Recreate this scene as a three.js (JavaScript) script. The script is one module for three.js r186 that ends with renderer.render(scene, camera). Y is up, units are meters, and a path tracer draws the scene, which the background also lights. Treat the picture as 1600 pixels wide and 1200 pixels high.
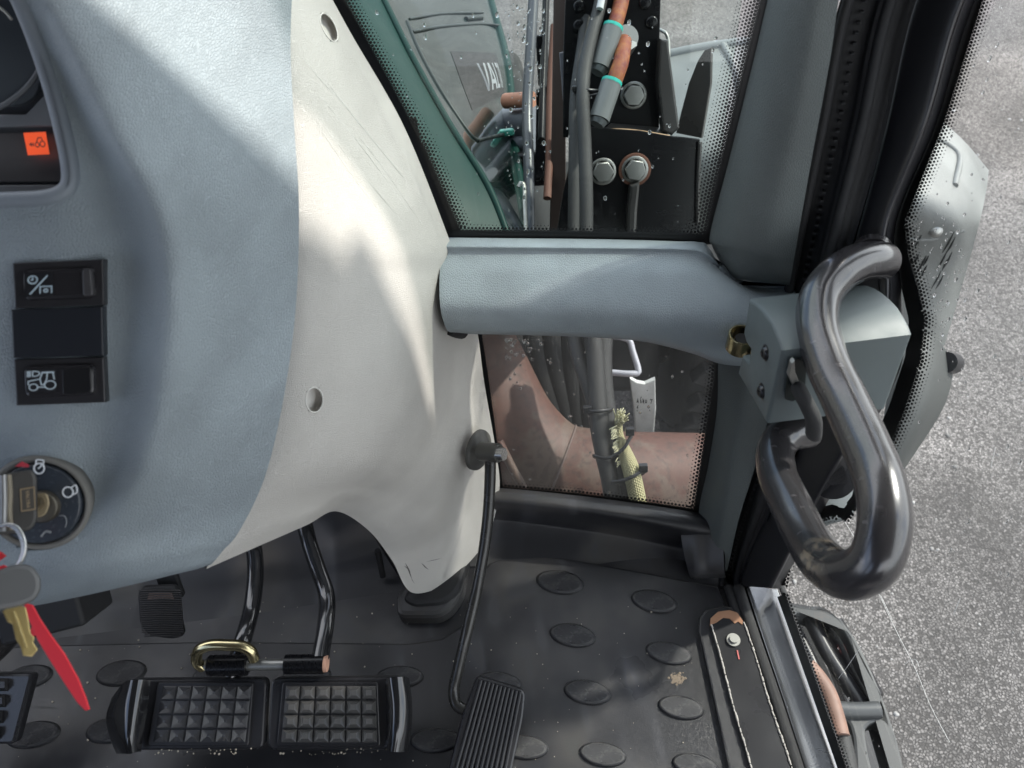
import * as THREE from 'three';
import { RoundedBoxGeometry } from 'three/addons/geometries/RoundedBoxGeometry.js';
import { mergeGeometries, toCreasedNormals } from 'three/addons/utils/BufferGeometryUtils.js';

// ------------------------------------------------------------------ camera, sky, sun, exposure
const scene = new THREE.Scene();
const V = (x, y, z) => new THREE.Vector3(x, y, z);
const FPX = 1155, PITCH = 48 * Math.PI / 180, ROLL = 7 * Math.PI / 180;
const camera = new THREE.PerspectiveCamera(2 * Math.atan(600 / FPX) * 180 / Math.PI, 4 / 3, 0.02, 300);
const CAM = V(0, 0.85, 0), FW = V(0, -Math.sin(PITCH), -Math.cos(PITCH)), UP0 = V(0, Math.cos(PITCH), -Math.sin(PITCH));
const RT = V(Math.cos(ROLL), 0, 0).addScaledVector(UP0, -Math.sin(ROLL)), UPV = V(Math.sin(ROLL), 0, 0).addScaledVector(UP0, Math.cos(ROLL));
camera.position.copy(CAM); camera.up.copy(UPV); camera.lookAt(CAM.clone().add(FW));
camera.focus = 0.8; camera.userData.fStop = 9;
const renderer = new THREE.WebGLRenderer({ antialias: true });
renderer.setSize(1024, 768);
renderer.toneMapping = THREE.LinearToneMapping;
renderer.toneMappingExposure = 2.85;
renderer.shadowMap.enabled = true;

const SUN = V(0.95, 1.0, -0.34).normalize();
const sun = new THREE.DirectionalLight(new THREE.Color(1.0, 0.955, 0.88), 2.1);
sun.position.copy(SUN).multiplyScalar(12); sun.castShadow = true; sun.shadow.radius = 4;
sun.shadow.mapSize.set(2048, 2048);
Object.assign(sun.shadow.camera, { left: -3, right: 3, top: 3, bottom: -3, near: 1, far: 30 });
scene.add(sun, sun.target);

// ------------------------------------------------------------------ noise helpers (all seeded)
function rng(seed) { let s = seed >>> 0; return () => { s = (s + 0x6d2b79f5) >>> 0; let t = Math.imul(s ^ (s >>> 15), 1 | s); t = (t + Math.imul(t ^ (t >>> 7), 61 | t)) ^ t; return ((t ^ (t >>> 14)) >>> 0) / 4294967296; }; }
const hash = (x, y, s) => { let h = (Math.imul(x, 374761393) + Math.imul(y, 668265263) + Math.imul(s, 974634777)) | 0; h = Math.imul(h ^ (h >>> 13), 1274126177); h ^= h >>> 16; return (h >>> 0) / 4294967296; };
const mod = (a, n) => ((a % n) + n) % n, mix = (a, b, t) => a + (b - a) * t, clamp = (x, a = 0, b = 1) => Math.min(b, Math.max(a, x)), sst = (a, b, x) => { const t = clamp((x - a) / (b - a)); return t * t * (3 - 2 * t); };
function vnoise(x, y, p, s) { const xi = Math.floor(x), yi = Math.floor(y), fx = x - xi, fy = y - yi, u = fx * fx * (3 - 2 * fx), v = fy * fy * (3 - 2 * fy), h = (a, b) => hash(mod(xi + a, p), mod(yi + b, p), s); return mix(mix(h(0, 0), h(1, 0), u), mix(h(0, 1), h(1, 1), u), v); }
function fbm(x, y, p, s, o = 4) { let a = 0.5, t = 0, n = 0; for (let i = 0; i < o; i++) { t += a * vnoise(x, y, p, s + i); n += a; x *= 2; y *= 2; p *= 2; a *= 0.5; } return t / n; }
function worley(x, y, p, s, jit = 0.9, p2 = p) {
  const xi = Math.floor(x), yi = Math.floor(y); let f1 = 9, f2 = 9, id = 0;
  for (let j = -1; j <= 1; j++) for (let i = -1; i <= 1; i++) {
    const cx = mod(xi + i, p), cy = mod(yi + j, p2), dx = xi + i + 0.5 + (hash(cx, cy, s) - 0.5) * jit - x, dy = yi + j + 0.5 + (hash(cx, cy, s + 7) - 0.5) * jit - y, d = Math.sqrt(dx * dx + dy * dy);
    if (d < f1) { f2 = f1; f1 = d; id = hash(cx, cy, s + 13); } else if (d < f2) f2 = d;
  }
  return [f1, f2, id];
}
function tex(n, fn, srgb, m = n) {       // fn(u, v) -> grey or [r, g, b] in 0..1
  const d = new Uint8Array(n * m * 4);
  for (let y = 0; y < m; y++) for (let x = 0; x < n; x++) {
    const c = fn(x / n, y / m), o = (y * n + x) * 4, g = typeof c === 'number';
    d[o] = 255 * clamp(g ? c : c[0]); d[o + 1] = 255 * clamp(g ? c : c[1]); d[o + 2] = 255 * clamp(g ? c : c[2]); d[o + 3] = 255;
  }
  const t = new THREE.DataTexture(d, n, m); t.wrapS = t.wrapT = THREE.RepeatWrapping; t.magFilter = THREE.LinearFilter; t.minFilter = THREE.LinearMipmapLinearFilter; t.generateMipmaps = true;
  if (srgb) t.colorSpace = THREE.SRGBColorSpace; t.needsUpdate = true; return t;
}
const rep = (t, s, sy = s) => { const c = t.clone(); c.repeat.set(1 / s, 1 / sy); c.needsUpdate = true; return c; };   // uv in metres, one tile every s metres

// sky: bright broken cloud over pale blue
{
  const W = 512, H = 256, d = new Float32Array(W * H * 4);
  for (let y = 0; y < H; y++) for (let x = 0; x < W; x++) {
    const el = ((y + 0.5) / H - 0.5) * Math.PI, up = Math.max(0, Math.sin(el)), az = x / W, o = (y * W + x) * 4;
    const c = sst(0.36, 0.62, fbm(az * 8, (el / Math.PI) * 9 + 3, 8, 51, 5)) * 0.85, hz = Math.exp(-up * 5);
    const b = [mix(0.34, 0.8, hz), mix(0.5, 0.86, hz), mix(0.84, 0.95, hz)], k = mix(0.72, 1.2, c), w = [1.0, 1.0, 1.01];
    for (let i = 0; i < 3; i++) d[o + i] = el < 0 ? [0.16, 0.16, 0.16][i] : mix(b[i], w[i], c) * k;
    d[o + 3] = 1;
  }
  const t = new THREE.DataTexture(d, W, H, THREE.RGBAFormat, THREE.FloatType); t.mapping = THREE.EquirectangularReflectionMapping; t.magFilter = THREE.LinearFilter; t.needsUpdate = true;
  scene.background = t; scene.environment = t;
}

// ------------------------------------------------------------------ measuring: rays of the photograph to points on real planes
const ray = (px, py) => FW.clone().addScaledVector(RT, (px - 800) / FPX).addScaledVector(UPV, -(py - 600) / FPX);
const P = (px, py, d) => CAM.clone().addScaledVector(ray(px, py), d);
const hit = (px, py, n, c) => { const r = ray(px, py); return (c - n.dot(CAM)) / n.dot(r); };          // depth at which n.x = c
const NF = V(-0.252, 0.244, 0.968), CF = -0.491, ND = V(1, -0.17, 0), CD = 0.2756;                      // glass planes: windscreen, door
const FPd = (px, py, off = 0) => hit(px, py, NF, CF + off), DPd = (px, py, off = 0) => hit(px, py, ND, CD + off);
const onF = (px, py, off = 0) => P(px, py, FPd(px, py, off)), onD = (px, py, off = 0) => P(px, py, DPd(px, py, off));
const onY = (px, py, y = 0) => P(px, py, hit(px, py, V(0, 1, 0), y)), onX = (px, py, x) => P(px, py, hit(px, py, V(1, 0, 0), x)), onZ = (px, py, z) => P(px, py, hit(px, py, V(0, 0, 1), z));

// worn tube: u runs along its length, v round it
const handleT = tex(1024, (u, v) => {
  const n = fbm(u * 16, v * 4, 16, 121, 5), f = fbm(u * 96, v * 16, 96, 125, 3), dust = sst(0.055, 0.0, Math.abs(u - 0.64) - 0.012 * (n - 0.5)) * sst(0.42, 0.62, n * 0.6 + f * 0.4), rub = sst(0.6, 0.78, n) * 0.5, scr = hash(Math.floor(u * 300), Math.floor(v * 24 + u * 60), 127) > 0.985 ? 0.16 * f : 0;
  const k = 0.165 + rub * 0.06 + scr + 0.03 * f; return [mix(k, 0.52, dust), mix(k * 0.97, 0.47, dust), mix(k, 0.4, dust)];
}, true, 256);
// ------------------------------------------------------------------ objects
const used = new Map(), baseOf = new WeakMap();
function numbered(n) { const k = used.get(n) ?? 0; used.set(n, k + 1); return k ? n + '_' + String(k).padStart(3, '0') : n; }
function thing(name, label, category, base = V(0, 0, 0), group) {
  const o = new THREE.Group(); o.name = numbered(name); o.position.copy(base); scene.add(o); baseOf.set(o, base);
  o.userData = { label, category }; if (group) o.userData.group = group; return o;
}
const plain = (g) => { const r = g.index ? g.toNonIndexed() : g; for (const k of Object.keys(r.attributes)) if (!['position', 'normal', 'uv'].includes(k)) r.deleteAttribute(k); if (!r.attributes.uv) r.setAttribute('uv', new THREE.BufferAttribute(new Float32Array(r.attributes.position.count * 2), 2)); return r; };
const join = (list) => list.length === 1 ? list[0] : mergeGeometries(list.map(plain));
function part(parent, name, geos, mat, label) {               // geometry in scene coordinates, moved into the thing's own
  const g = join([].concat(geos)), b = baseOf.get(parent); g.translate(-b.x, -b.y, -b.z);
  const m = new THREE.Mesh(g, mat); m.name = name; m.castShadow = m.receiveShadow = true; if (label) m.userData.label = label;
  parent.add(m); baseOf.set(m, b); return m;
}
function shared(parent, name, geo, mat, matrix, label) {       // a mesh with a shared geometry, set by its own transform
  const b = baseOf.get(parent), m = new THREE.Mesh(geo, mat); m.name = name; m.castShadow = m.receiveShadow = true;
  new THREE.Matrix4().makeTranslation(-b.x, -b.y, -b.z).multiply(matrix).decompose(m.position, m.quaternion, m.scale);
  if (label) m.userData.label = label; parent.add(m); return m;
}
const struct = (o) => { o.userData.kind = 'structure'; delete o.userData.category; return o; };
const basis = (n, up = V(0, 1, 0)) => { const z = n.clone().normalize(), x = up.clone().cross(z).normalize(), y = z.clone().cross(x); return [x, y, z]; };
const frame = (o, n, up) => { const [x, y, z] = basis(n, up); return new THREE.Matrix4().makeBasis(x, y, z).setPosition(o); };   // local z along n

// ------------------------------------------------------------------ geometry
const cr = (a, b, c, d, t) => 0.5 * (2 * b + (c - a) * t + (2 * a - 5 * b + 4 * c - d) * t * t + (3 * b - a - 3 * c + d) * t * t * t);
function along(list, s) { const n = list.length - 1, f = clamp(s, 0, 1) * n, i = Math.min(n - 1, Math.floor(f)), t = f - i, at = (k) => k < 0 ? list[0].map((v, j) => 2 * v - list[1][j]) : k > n ? list[n].map((v, j) => 2 * v - list[n - 1][j]) : list[k]; const a = at(i - 1), b = at(i), c = at(i + 1), d = at(i + 2); return b.map((_, j) => cr(a[j], b[j], c[j], d[j], t)); }
function surfaceAt(rows, s, t) { return along(rows.map((r) => along(r, s)), t); }          // [px, py, d]
// a moulded shell of real thickness through measured points (rows top to bottom, columns left to right)
function sheet(rows, nu, nv, { thick = 0.004, hole, bump } = {}) {
  const W = nu + 1, pos = [], px = [], idx = (i, j) => j * W + i;
  for (let j = 0; j <= nv; j++) {
    const t = j / nv, row0 = rows.map((r) => r);
    for (let i = 0; i <= nu; i++) { const q = surfaceAt(row0, i / nu, t); px.push(q); let d = q[2]; if (bump) d += bump(q[0], q[1]); pos.push(P(q[0], q[1], d)); }
  }
  const nor = [], uv = [];
  for (let j = 0; j <= nv; j++) { let u = 0; for (let i = 0; i <= nu; i++) {
    const a = pos[idx(Math.max(0, i - 1), j)], b = pos[idx(Math.min(nu, i + 1), j)], c = pos[idx(i, Math.max(0, j - 1))], e = pos[idx(i, Math.min(nv, j + 1))];
    const n = b.clone().sub(a).cross(c.clone().sub(e)).normalize(); if (n.dot(CAM.clone().sub(pos[idx(i, j)])) < 0 && !bump) { /* keep the winding's side */ } nor.push(n);
    if (i) u += pos[idx(i, j)].distanceTo(pos[idx(i - 1, j)]);
    uv.push([u, j ? uv[idx(i, j - 1)][1] + pos[idx(i, j)].distanceTo(pos[idx(i, j - 1)]) : 0]);
  } }
  const p = [], n = [], w = [];
  const put = (q, m, t) => { p.push(q.x, q.y, q.z); n.push(m.x, m.y, m.z); w.push(t[0], -t[1]); };
  const back = pos.map((q, k) => q.clone().addScaledVector(nor[k], -thick)), neg = nor.map((m) => m.clone().negate());
  for (let j = 0; j < nv; j++) for (let i = 0; i < nu; i++) {
    const k = [idx(i, j), idx(i, j + 1), idx(i + 1, j + 1), idx(i + 1, j)];
    if (hole) { const cx = (px[k[0]][0] + px[k[2]][0]) / 2, cy = (px[k[0]][1] + px[k[2]][1]) / 2; if (hole(cx, cy)) continue; }
    for (const a of [0, 1, 2, 0, 2, 3]) put(pos[k[a]], nor[k[a]], uv[k[a]]);
    for (const a of [0, 2, 1, 0, 3, 2]) put(back[k[a]], neg[k[a]], uv[k[a]]);
  }
  const rim = []; for (let i = 0; i < nu; i++) rim.push([idx(i, 0), idx(i + 1, 0)]); for (let j = 0; j < nv; j++) rim.push([idx(nu, j), idx(nu, j + 1)]);
  for (let i = nu; i > 0; i--) rim.push([idx(i, nv), idx(i - 1, nv)]); for (let j = nv; j > 0; j--) rim.push([idx(0, j), idx(0, j - 1)]);
  for (const [a, b] of rim) { const m = pos[b].clone().sub(pos[a]).cross(nor[a]).normalize(); for (const [q, t] of [[pos[a], a], [pos[b], b], [back[b], b], [pos[a], a], [back[b], b], [back[a], a]]) put(q, m, uv[t]); }
  const g = new THREE.BufferGeometry(); g.setAttribute('position', new THREE.Float32BufferAttribute(p, 3)); g.setAttribute('normal', new THREE.Float32BufferAttribute(n, 3)); g.setAttribute('uv', new THREE.Float32BufferAttribute(w, 2)); return g;
}
// round rod or pipe through points; r a number or function of 0..1; flat squashes the section
function rod(pts, r, { n = 48, m = 16, closed = false, flat = 1, cap = true, tension = 0.5 } = {}) {
  const c = new THREE.CatmullRomCurve3(pts, closed, 'centripetal', tension), fr = c.computeFrenetFrames(n, closed), rf = typeof r === 'function' ? r : () => r, p = [], no = [], w = [], ix = [], L = c.getLength();
  for (let i = 0; i <= n; i++) { const q = c.getPointAt(i / n), R = rf(i / n); for (let j = 0; j <= m; j++) { const a = j / m * Math.PI * 2, d = fr.normals[i].clone().multiplyScalar(Math.cos(a) * flat).addScaledVector(fr.binormals[i], Math.sin(a)); p.push(q.x + d.x * R, q.y + d.y * R, q.z + d.z * R); const e = fr.normals[i].clone().multiplyScalar(Math.cos(a) / flat).addScaledVector(fr.binormals[i], Math.sin(a)).normalize(); no.push(e.x, e.y, e.z); w.push(i / n * L, j / m * 2 * Math.PI * R); } }
  for (let i = 0; i < n; i++) for (let j = 0; j < m; j++) { const a = i * (m + 1) + j, b = a + m + 1; ix.push(a, a + 1, b, b, a + 1, b + 1); }
  if (cap && !closed) for (const [i, s] of [[0, -1], [n, 1]]) { const q = c.getPointAt(i / n), t = fr.tangents[i], k = p.length / 3; p.push(q.x, q.y, q.z); no.push(t.x * s, t.y * s, t.z * s); w.push(0, 0); for (let j = 0; j <= m; j++) { const a = (i * (m + 1) + j) * 3; p.push(p[a], p[a + 1], p[a + 2]); no.push(t.x * s, t.y * s, t.z * s); w.push(0, 0); } for (let j = 0; j < m; j++) s < 0 ? ix.push(k, k + 2 + j, k + 1 + j) : ix.push(k, k + 1 + j, k + 2 + j); }
  const g = new THREE.BufferGeometry(); g.setAttribute('position', new THREE.Float32BufferAttribute(p, 3)); g.setAttribute('normal', new THREE.Float32BufferAttribute(no, 3)); g.setAttribute('uv', new THREE.Float32BufferAttribute(w, 2)); g.setIndex(ix); return g;
}
const cyl = (a, b, r0, r1 = r0, m = 24) => { const L = a.distanceTo(b), g = new THREE.CylinderGeometry(r1, r0, L, m); g.applyMatrix4(new THREE.Matrix4().makeRotationFromQuaternion(new THREE.Quaternion().setFromUnitVectors(V(0, 1, 0), b.clone().sub(a).normalize())).setPosition(a.clone().add(b).multiplyScalar(0.5))); return g; };
// a plate: outline in scene points lying on one plane (normal n towards the viewer), thickness away from the viewer
function plate(pts, n, thick, { bevel = 0.0012, holes = [], round = 0 } = {}) {
  const o = pts[0], [x, y, z] = basis(n, Math.abs(n.y) > 0.9 * n.length() ? V(0, 0, -1) : V(0, 1, 0)), loc = (q) => { const d = q.clone().sub(o); return new THREE.Vector2(d.dot(x), d.dot(y)); };
  const path = (list) => { const q = list.map(loc); if (!round) return q; const out = []; q.forEach((b, i) => { const a = q[(i + q.length - 1) % q.length], c = q[(i + 1) % q.length], r = Math.min(round, b.distanceTo(a) * 0.45, b.distanceTo(c) * 0.45), s = b.clone().add(a.clone().sub(b).setLength(r)), e = b.clone().add(c.clone().sub(b).setLength(r)); for (let k = 0; k <= 5; k++) { const t = k / 5; out.push(new THREE.Vector2((1 - t) ** 2 * s.x + 2 * t * (1 - t) * b.x + t * t * e.x, (1 - t) ** 2 * s.y + 2 * t * (1 - t) * b.y + t * t * e.y)); } }); return out; };
  const s = new THREE.Shape(path(pts)); for (const h of holes) s.holes.push(new THREE.Path(path(h)));
  const g = new THREE.ExtrudeGeometry(s, { depth: Math.max(0.0003, thick - 2 * bevel), bevelEnabled: bevel > 0, bevelThickness: bevel, bevelSize: bevel, bevelOffset: -bevel, bevelSegments: 2, curveSegments: 12 });
  g.translate(0, 0, -thick + bevel); g.applyMatrix4(new THREE.Matrix4().makeBasis(x, y, z).setPosition(o)); return g;
}
function quad(a, b, c, d) {   // a top left, b top right, c bottom right, d bottom left, one sheet with uv 0..1
  const g = new THREE.BufferGeometry(), n = d.clone().sub(a).cross(b.clone().sub(a)).normalize(), p = [a, d, c, a, c, b];
  g.setAttribute('position', new THREE.Float32BufferAttribute(p.flatMap((q) => [q.x, q.y, q.z]), 3)); g.setAttribute('normal', new THREE.Float32BufferAttribute(p.flatMap(() => [n.x, n.y, n.z]), 3)); g.setAttribute('uv', new THREE.Float32BufferAttribute([0, 1, 0, 0, 1, 0, 0, 1, 1, 0, 1, 1], 2)); return g;
}
const boxAt = (o, n, up, sx, sy, sz, r = 0.002) => new RoundedBoxGeometry(sx, sy, sz, 3, Math.min(r, sx * 0.49, sy * 0.49, sz * 0.49)).applyMatrix4(frame(o, n, up));
const lathe = (prof, m = 48) => new THREE.LatheGeometry(prof.map(([r, h]) => new THREE.Vector2(r, h)), m).rotateX(Math.PI / 2);   // axis along local z
// ceramic dots printed along an edge of a pane: solid border, then dots that shrink away from it
function frit(line, place, side, solid, fade, { step = 5.8, row = 5.0, r0 = 3.35, r1 = 0.8, inner = 0 } = {}) {
  const out = [], len = [0]; for (let i = 1; i < line.length; i++) len.push(len[i - 1] + Math.hypot(line[i][0] - line[i - 1][0], line[i][1] - line[i - 1][1]));
  const T = len[len.length - 1], at = (s) => { let i = 1; while (i < len.length - 1 && len[i] < s) i++; const t = (s - len[i - 1]) / (len[i] - len[i - 1]), dx = line[i][0] - line[i - 1][0], dy = line[i][1] - line[i - 1][1], L = Math.hypot(dx, dy); return [line[i - 1][0] + dx * t, line[i - 1][1] + dy * t, -dy / L * side, dx / L * side]; };
  const smooth = (s) => { const a = at(Math.max(0, s - 14)), b = at(Math.min(T, s + 14)), c = at(s), nx = a[2] + b[2], ny = a[3] + b[3], L = Math.hypot(nx, ny) || 1; return [c[0], c[1], nx / L, ny / L]; };
  if (solid + inner > 0) { const p = [], N = Math.ceil(T / 8); for (let k = 0; k < N; k++) { const a = smooth(T * k / N), b = smooth(T * (k + 1) / N), q = (e, w) => place(e[0] + e[2] * w, e[1] + e[3] * w); const A = q(a, -inner), B = q(b, -inner), C = q(b, solid), D = q(a, solid); for (const v of [A, C, B, A, D, C]) p.push(v.x, v.y, v.z); } const g = new THREE.BufferGeometry(); g.setAttribute('position', new THREE.Float32BufferAttribute(p, 3)); g.computeVertexNormals(); out.push(plain(g)); }
  const p = [], R = Math.round(fade / row); for (let j = 0; j < R; j++) { const w = solid + (j + 0.2) * row, r = mix(r0, r1, j / (R - 1 || 1)); for (let s = (j % 2) * step / 2; s < T; s += step) { const e = smooth(s), cx = e[0] + e[2] * w, cy = e[1] + e[3] * w, v = []; for (let k = 0; k < 8; k++) v.push(place(cx + Math.cos(k * Math.PI / 4) * r, cy + Math.sin(k * Math.PI / 4) * r)); for (let k = 1; k < 7; k++) for (const q of [v[0], v[k], v[k + 1]]) p.push(q.x, q.y, q.z); } }
  if (p.length) { const g = new THREE.BufferGeometry(); g.setAttribute('position', new THREE.Float32BufferAttribute(p, 3)); g.computeVertexNormals(); out.push(plain(g)); }
  return out;
}
function canvas(w, h, draw) { const c = document.createElement('canvas'); c.width = w; c.height = h; const x = c.getContext('2d'); draw(x, w, h); const t = new THREE.CanvasTexture(c); t.colorSpace = THREE.SRGBColorSpace; return t; }
const inside = (poly) => (x, y) => { let c = false; for (let i = 0, j = poly.length - 1; i < poly.length; j = i++) { const [a, b] = poly[i], [d, e] = poly[j]; if ((b > y) !== (e > y) && x < (d - a) * (y - b) / (e - b) + a) c = !c; } return c; };

// ------------------------------------------------------------------ materials
const lin = (r, g, b) => new THREE.Color().setRGB(r, g, b);
const std = (c, roughness, o = {}) => new THREE.MeshPhysicalMaterial({ color: c, roughness, ...o });
const grainT = tex(1024, (u, v) => { const a = u * 64 + fbm(u * 12, v * 12, 12, 3) * 1.6, b = v * 48 + fbm(u * 12, v * 12, 12, 9) * 1.6; const [f1, f2] = worley(a, b, 64, 5, 0.9, 48); return clamp(sst(0.0, 0.34, f2 - f1) * 0.75 + 0.25 * fbm(u * 128, v * 128, 128, 21, 2)); });
const fineT = tex(1024, (u, v) => { const [f1, f2] = worley(u * 110 + fbm(u * 20, v * 20, 20, 31) * 1.2, v * 110 + fbm(u * 20, v * 20, 20, 33) * 1.2, 110, 15); return clamp(sst(0.02, 0.4, f2 - f1) * 0.6 + 0.4 * fbm(u * 64, v * 64, 64, 23, 3)); });
const wearT = tex(512, (u, v) => 0.8 + 0.2 * sst(0.2, 0.75, fbm(u * 6, v * 6, 6, 41, 6)), false);
const roughT = tex(512, (u, v) => 0.72 + 0.28 * fbm(u * 5, v * 5, 5, 43, 6), false);
const scuffT = tex(1024, (u, v) => { const d = fbm(u * 4, v * 4, 4, 61, 6), s = Math.pow(vnoise(u * 6 + v * 2, v * 260 + u * 40, 1 << 20, 63), 18) * sst(0.5, 0.7, fbm(u * 5, v * 5, 5, 66, 3)); return clamp(0.55 + 0.3 * d + 0.5 * s); });
const rubberT = tex(1024, (u, v) => { const d = fbm(u * 5, v * 5, 5, 71, 6), sp = hash(Math.floor(u * 1024), Math.floor(v * 1024), 75) > 0.9993 ? 0.35 : 0, st = sst(0.55, 0.72, fbm(u * 3, v * 3, 3, 79, 5)); const w = Math.pow(vnoise(u * 30, v * 9 + u * 6, 1 << 20, 77), 9) * 0.5, k = 0.5 + 0.3 * d + st * 0.34 + sp + w; return [k * mix(0.99, 1.02, st), k, k * mix(1.03, 0.96, st)]; }, true);
const asphaltN = 2048, asphCells = 205;
const asph = new Float32Array(asphaltN * asphaltN);
const asphaltT = tex(asphaltN, (u, v) => {
  const [f1, f2, id] = worley(u * asphCells + 0.5 * vnoise(u * 400, v * 400, 400, 5), v * asphCells + 0.5 * vnoise(u * 400, v * 400, 400, 6), asphCells, 81, 1), e = sst(0.03, 0.3, f2 - f1);
  const big = fbm(u * 6, v * 6, 6, 85, 4), tone = 0.45 + 0.19 * Math.pow(id, 1.2) + 0.3 * (big - 0.5), sunk = id < 0.2 ? 0.5 : 1;
  const k = mix(0.33, tone * (0.9 + 0.2 * vnoise(u * 900, v * 900, 900, 87)), e * sunk); asph[Math.round(v * asphaltN) * asphaltN + Math.round(u * asphaltN)] = e * sunk * (0.4 + 0.6 * id);
  return [k * 1.02, k * 0.995, k * 0.985];
}, true);
const asphaltB = tex(asphaltN, (u, v) => asph[Math.round(v * asphaltN) * asphaltN + Math.round(u * asphaltN)]);
const rustT = tex(1024, (u, v) => {
  const a = fbm(u * 5, v * 5, 5, 91, 6), b = fbm(u * 18, v * 18, 18, 95, 4), c = fbm(u * 60, v * 60, 60, 97, 2), r = sst(0.44, 0.6, a * 0.6 + b * 0.4), d = sst(0.55, 0.75, c);
  const paint = [0.47, 0.41, 0.375], red = [0.43, 0.305, 0.265], dark = [0.27, 0.22, 0.195];
  return [0, 1, 2].map((i) => mix(mix(paint[i], red[i], r), dark[i], 0.35 * d + 0.2 * sst(0.6, 0.8, b)));
}, true);
const orangeRustT = tex(512, (u, v) => { const a = fbm(u * 10, v * 10, 10, 101, 5), c = fbm(u * 50, v * 50, 50, 103, 2); return [0.50 + 0.22 * (a - 0.5), 0.27 + 0.25 * (a - 0.5) + 0.1 * (c - 0.5), 0.17 + 0.14 * (c - 0.5)]; }, true);
const dustT = tex(1024, (u, v) => { const a = fbm(u * 6, v * 6, 6, 111, 6), c = fbm(u * 90, v * 90, 90, 113, 2), k = mix(0.10, 0.27, sst(0.4, 0.75, a * 0.7 + c * 0.3)); return [k, k * 0.98, k * 0.95]; }, true);
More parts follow.
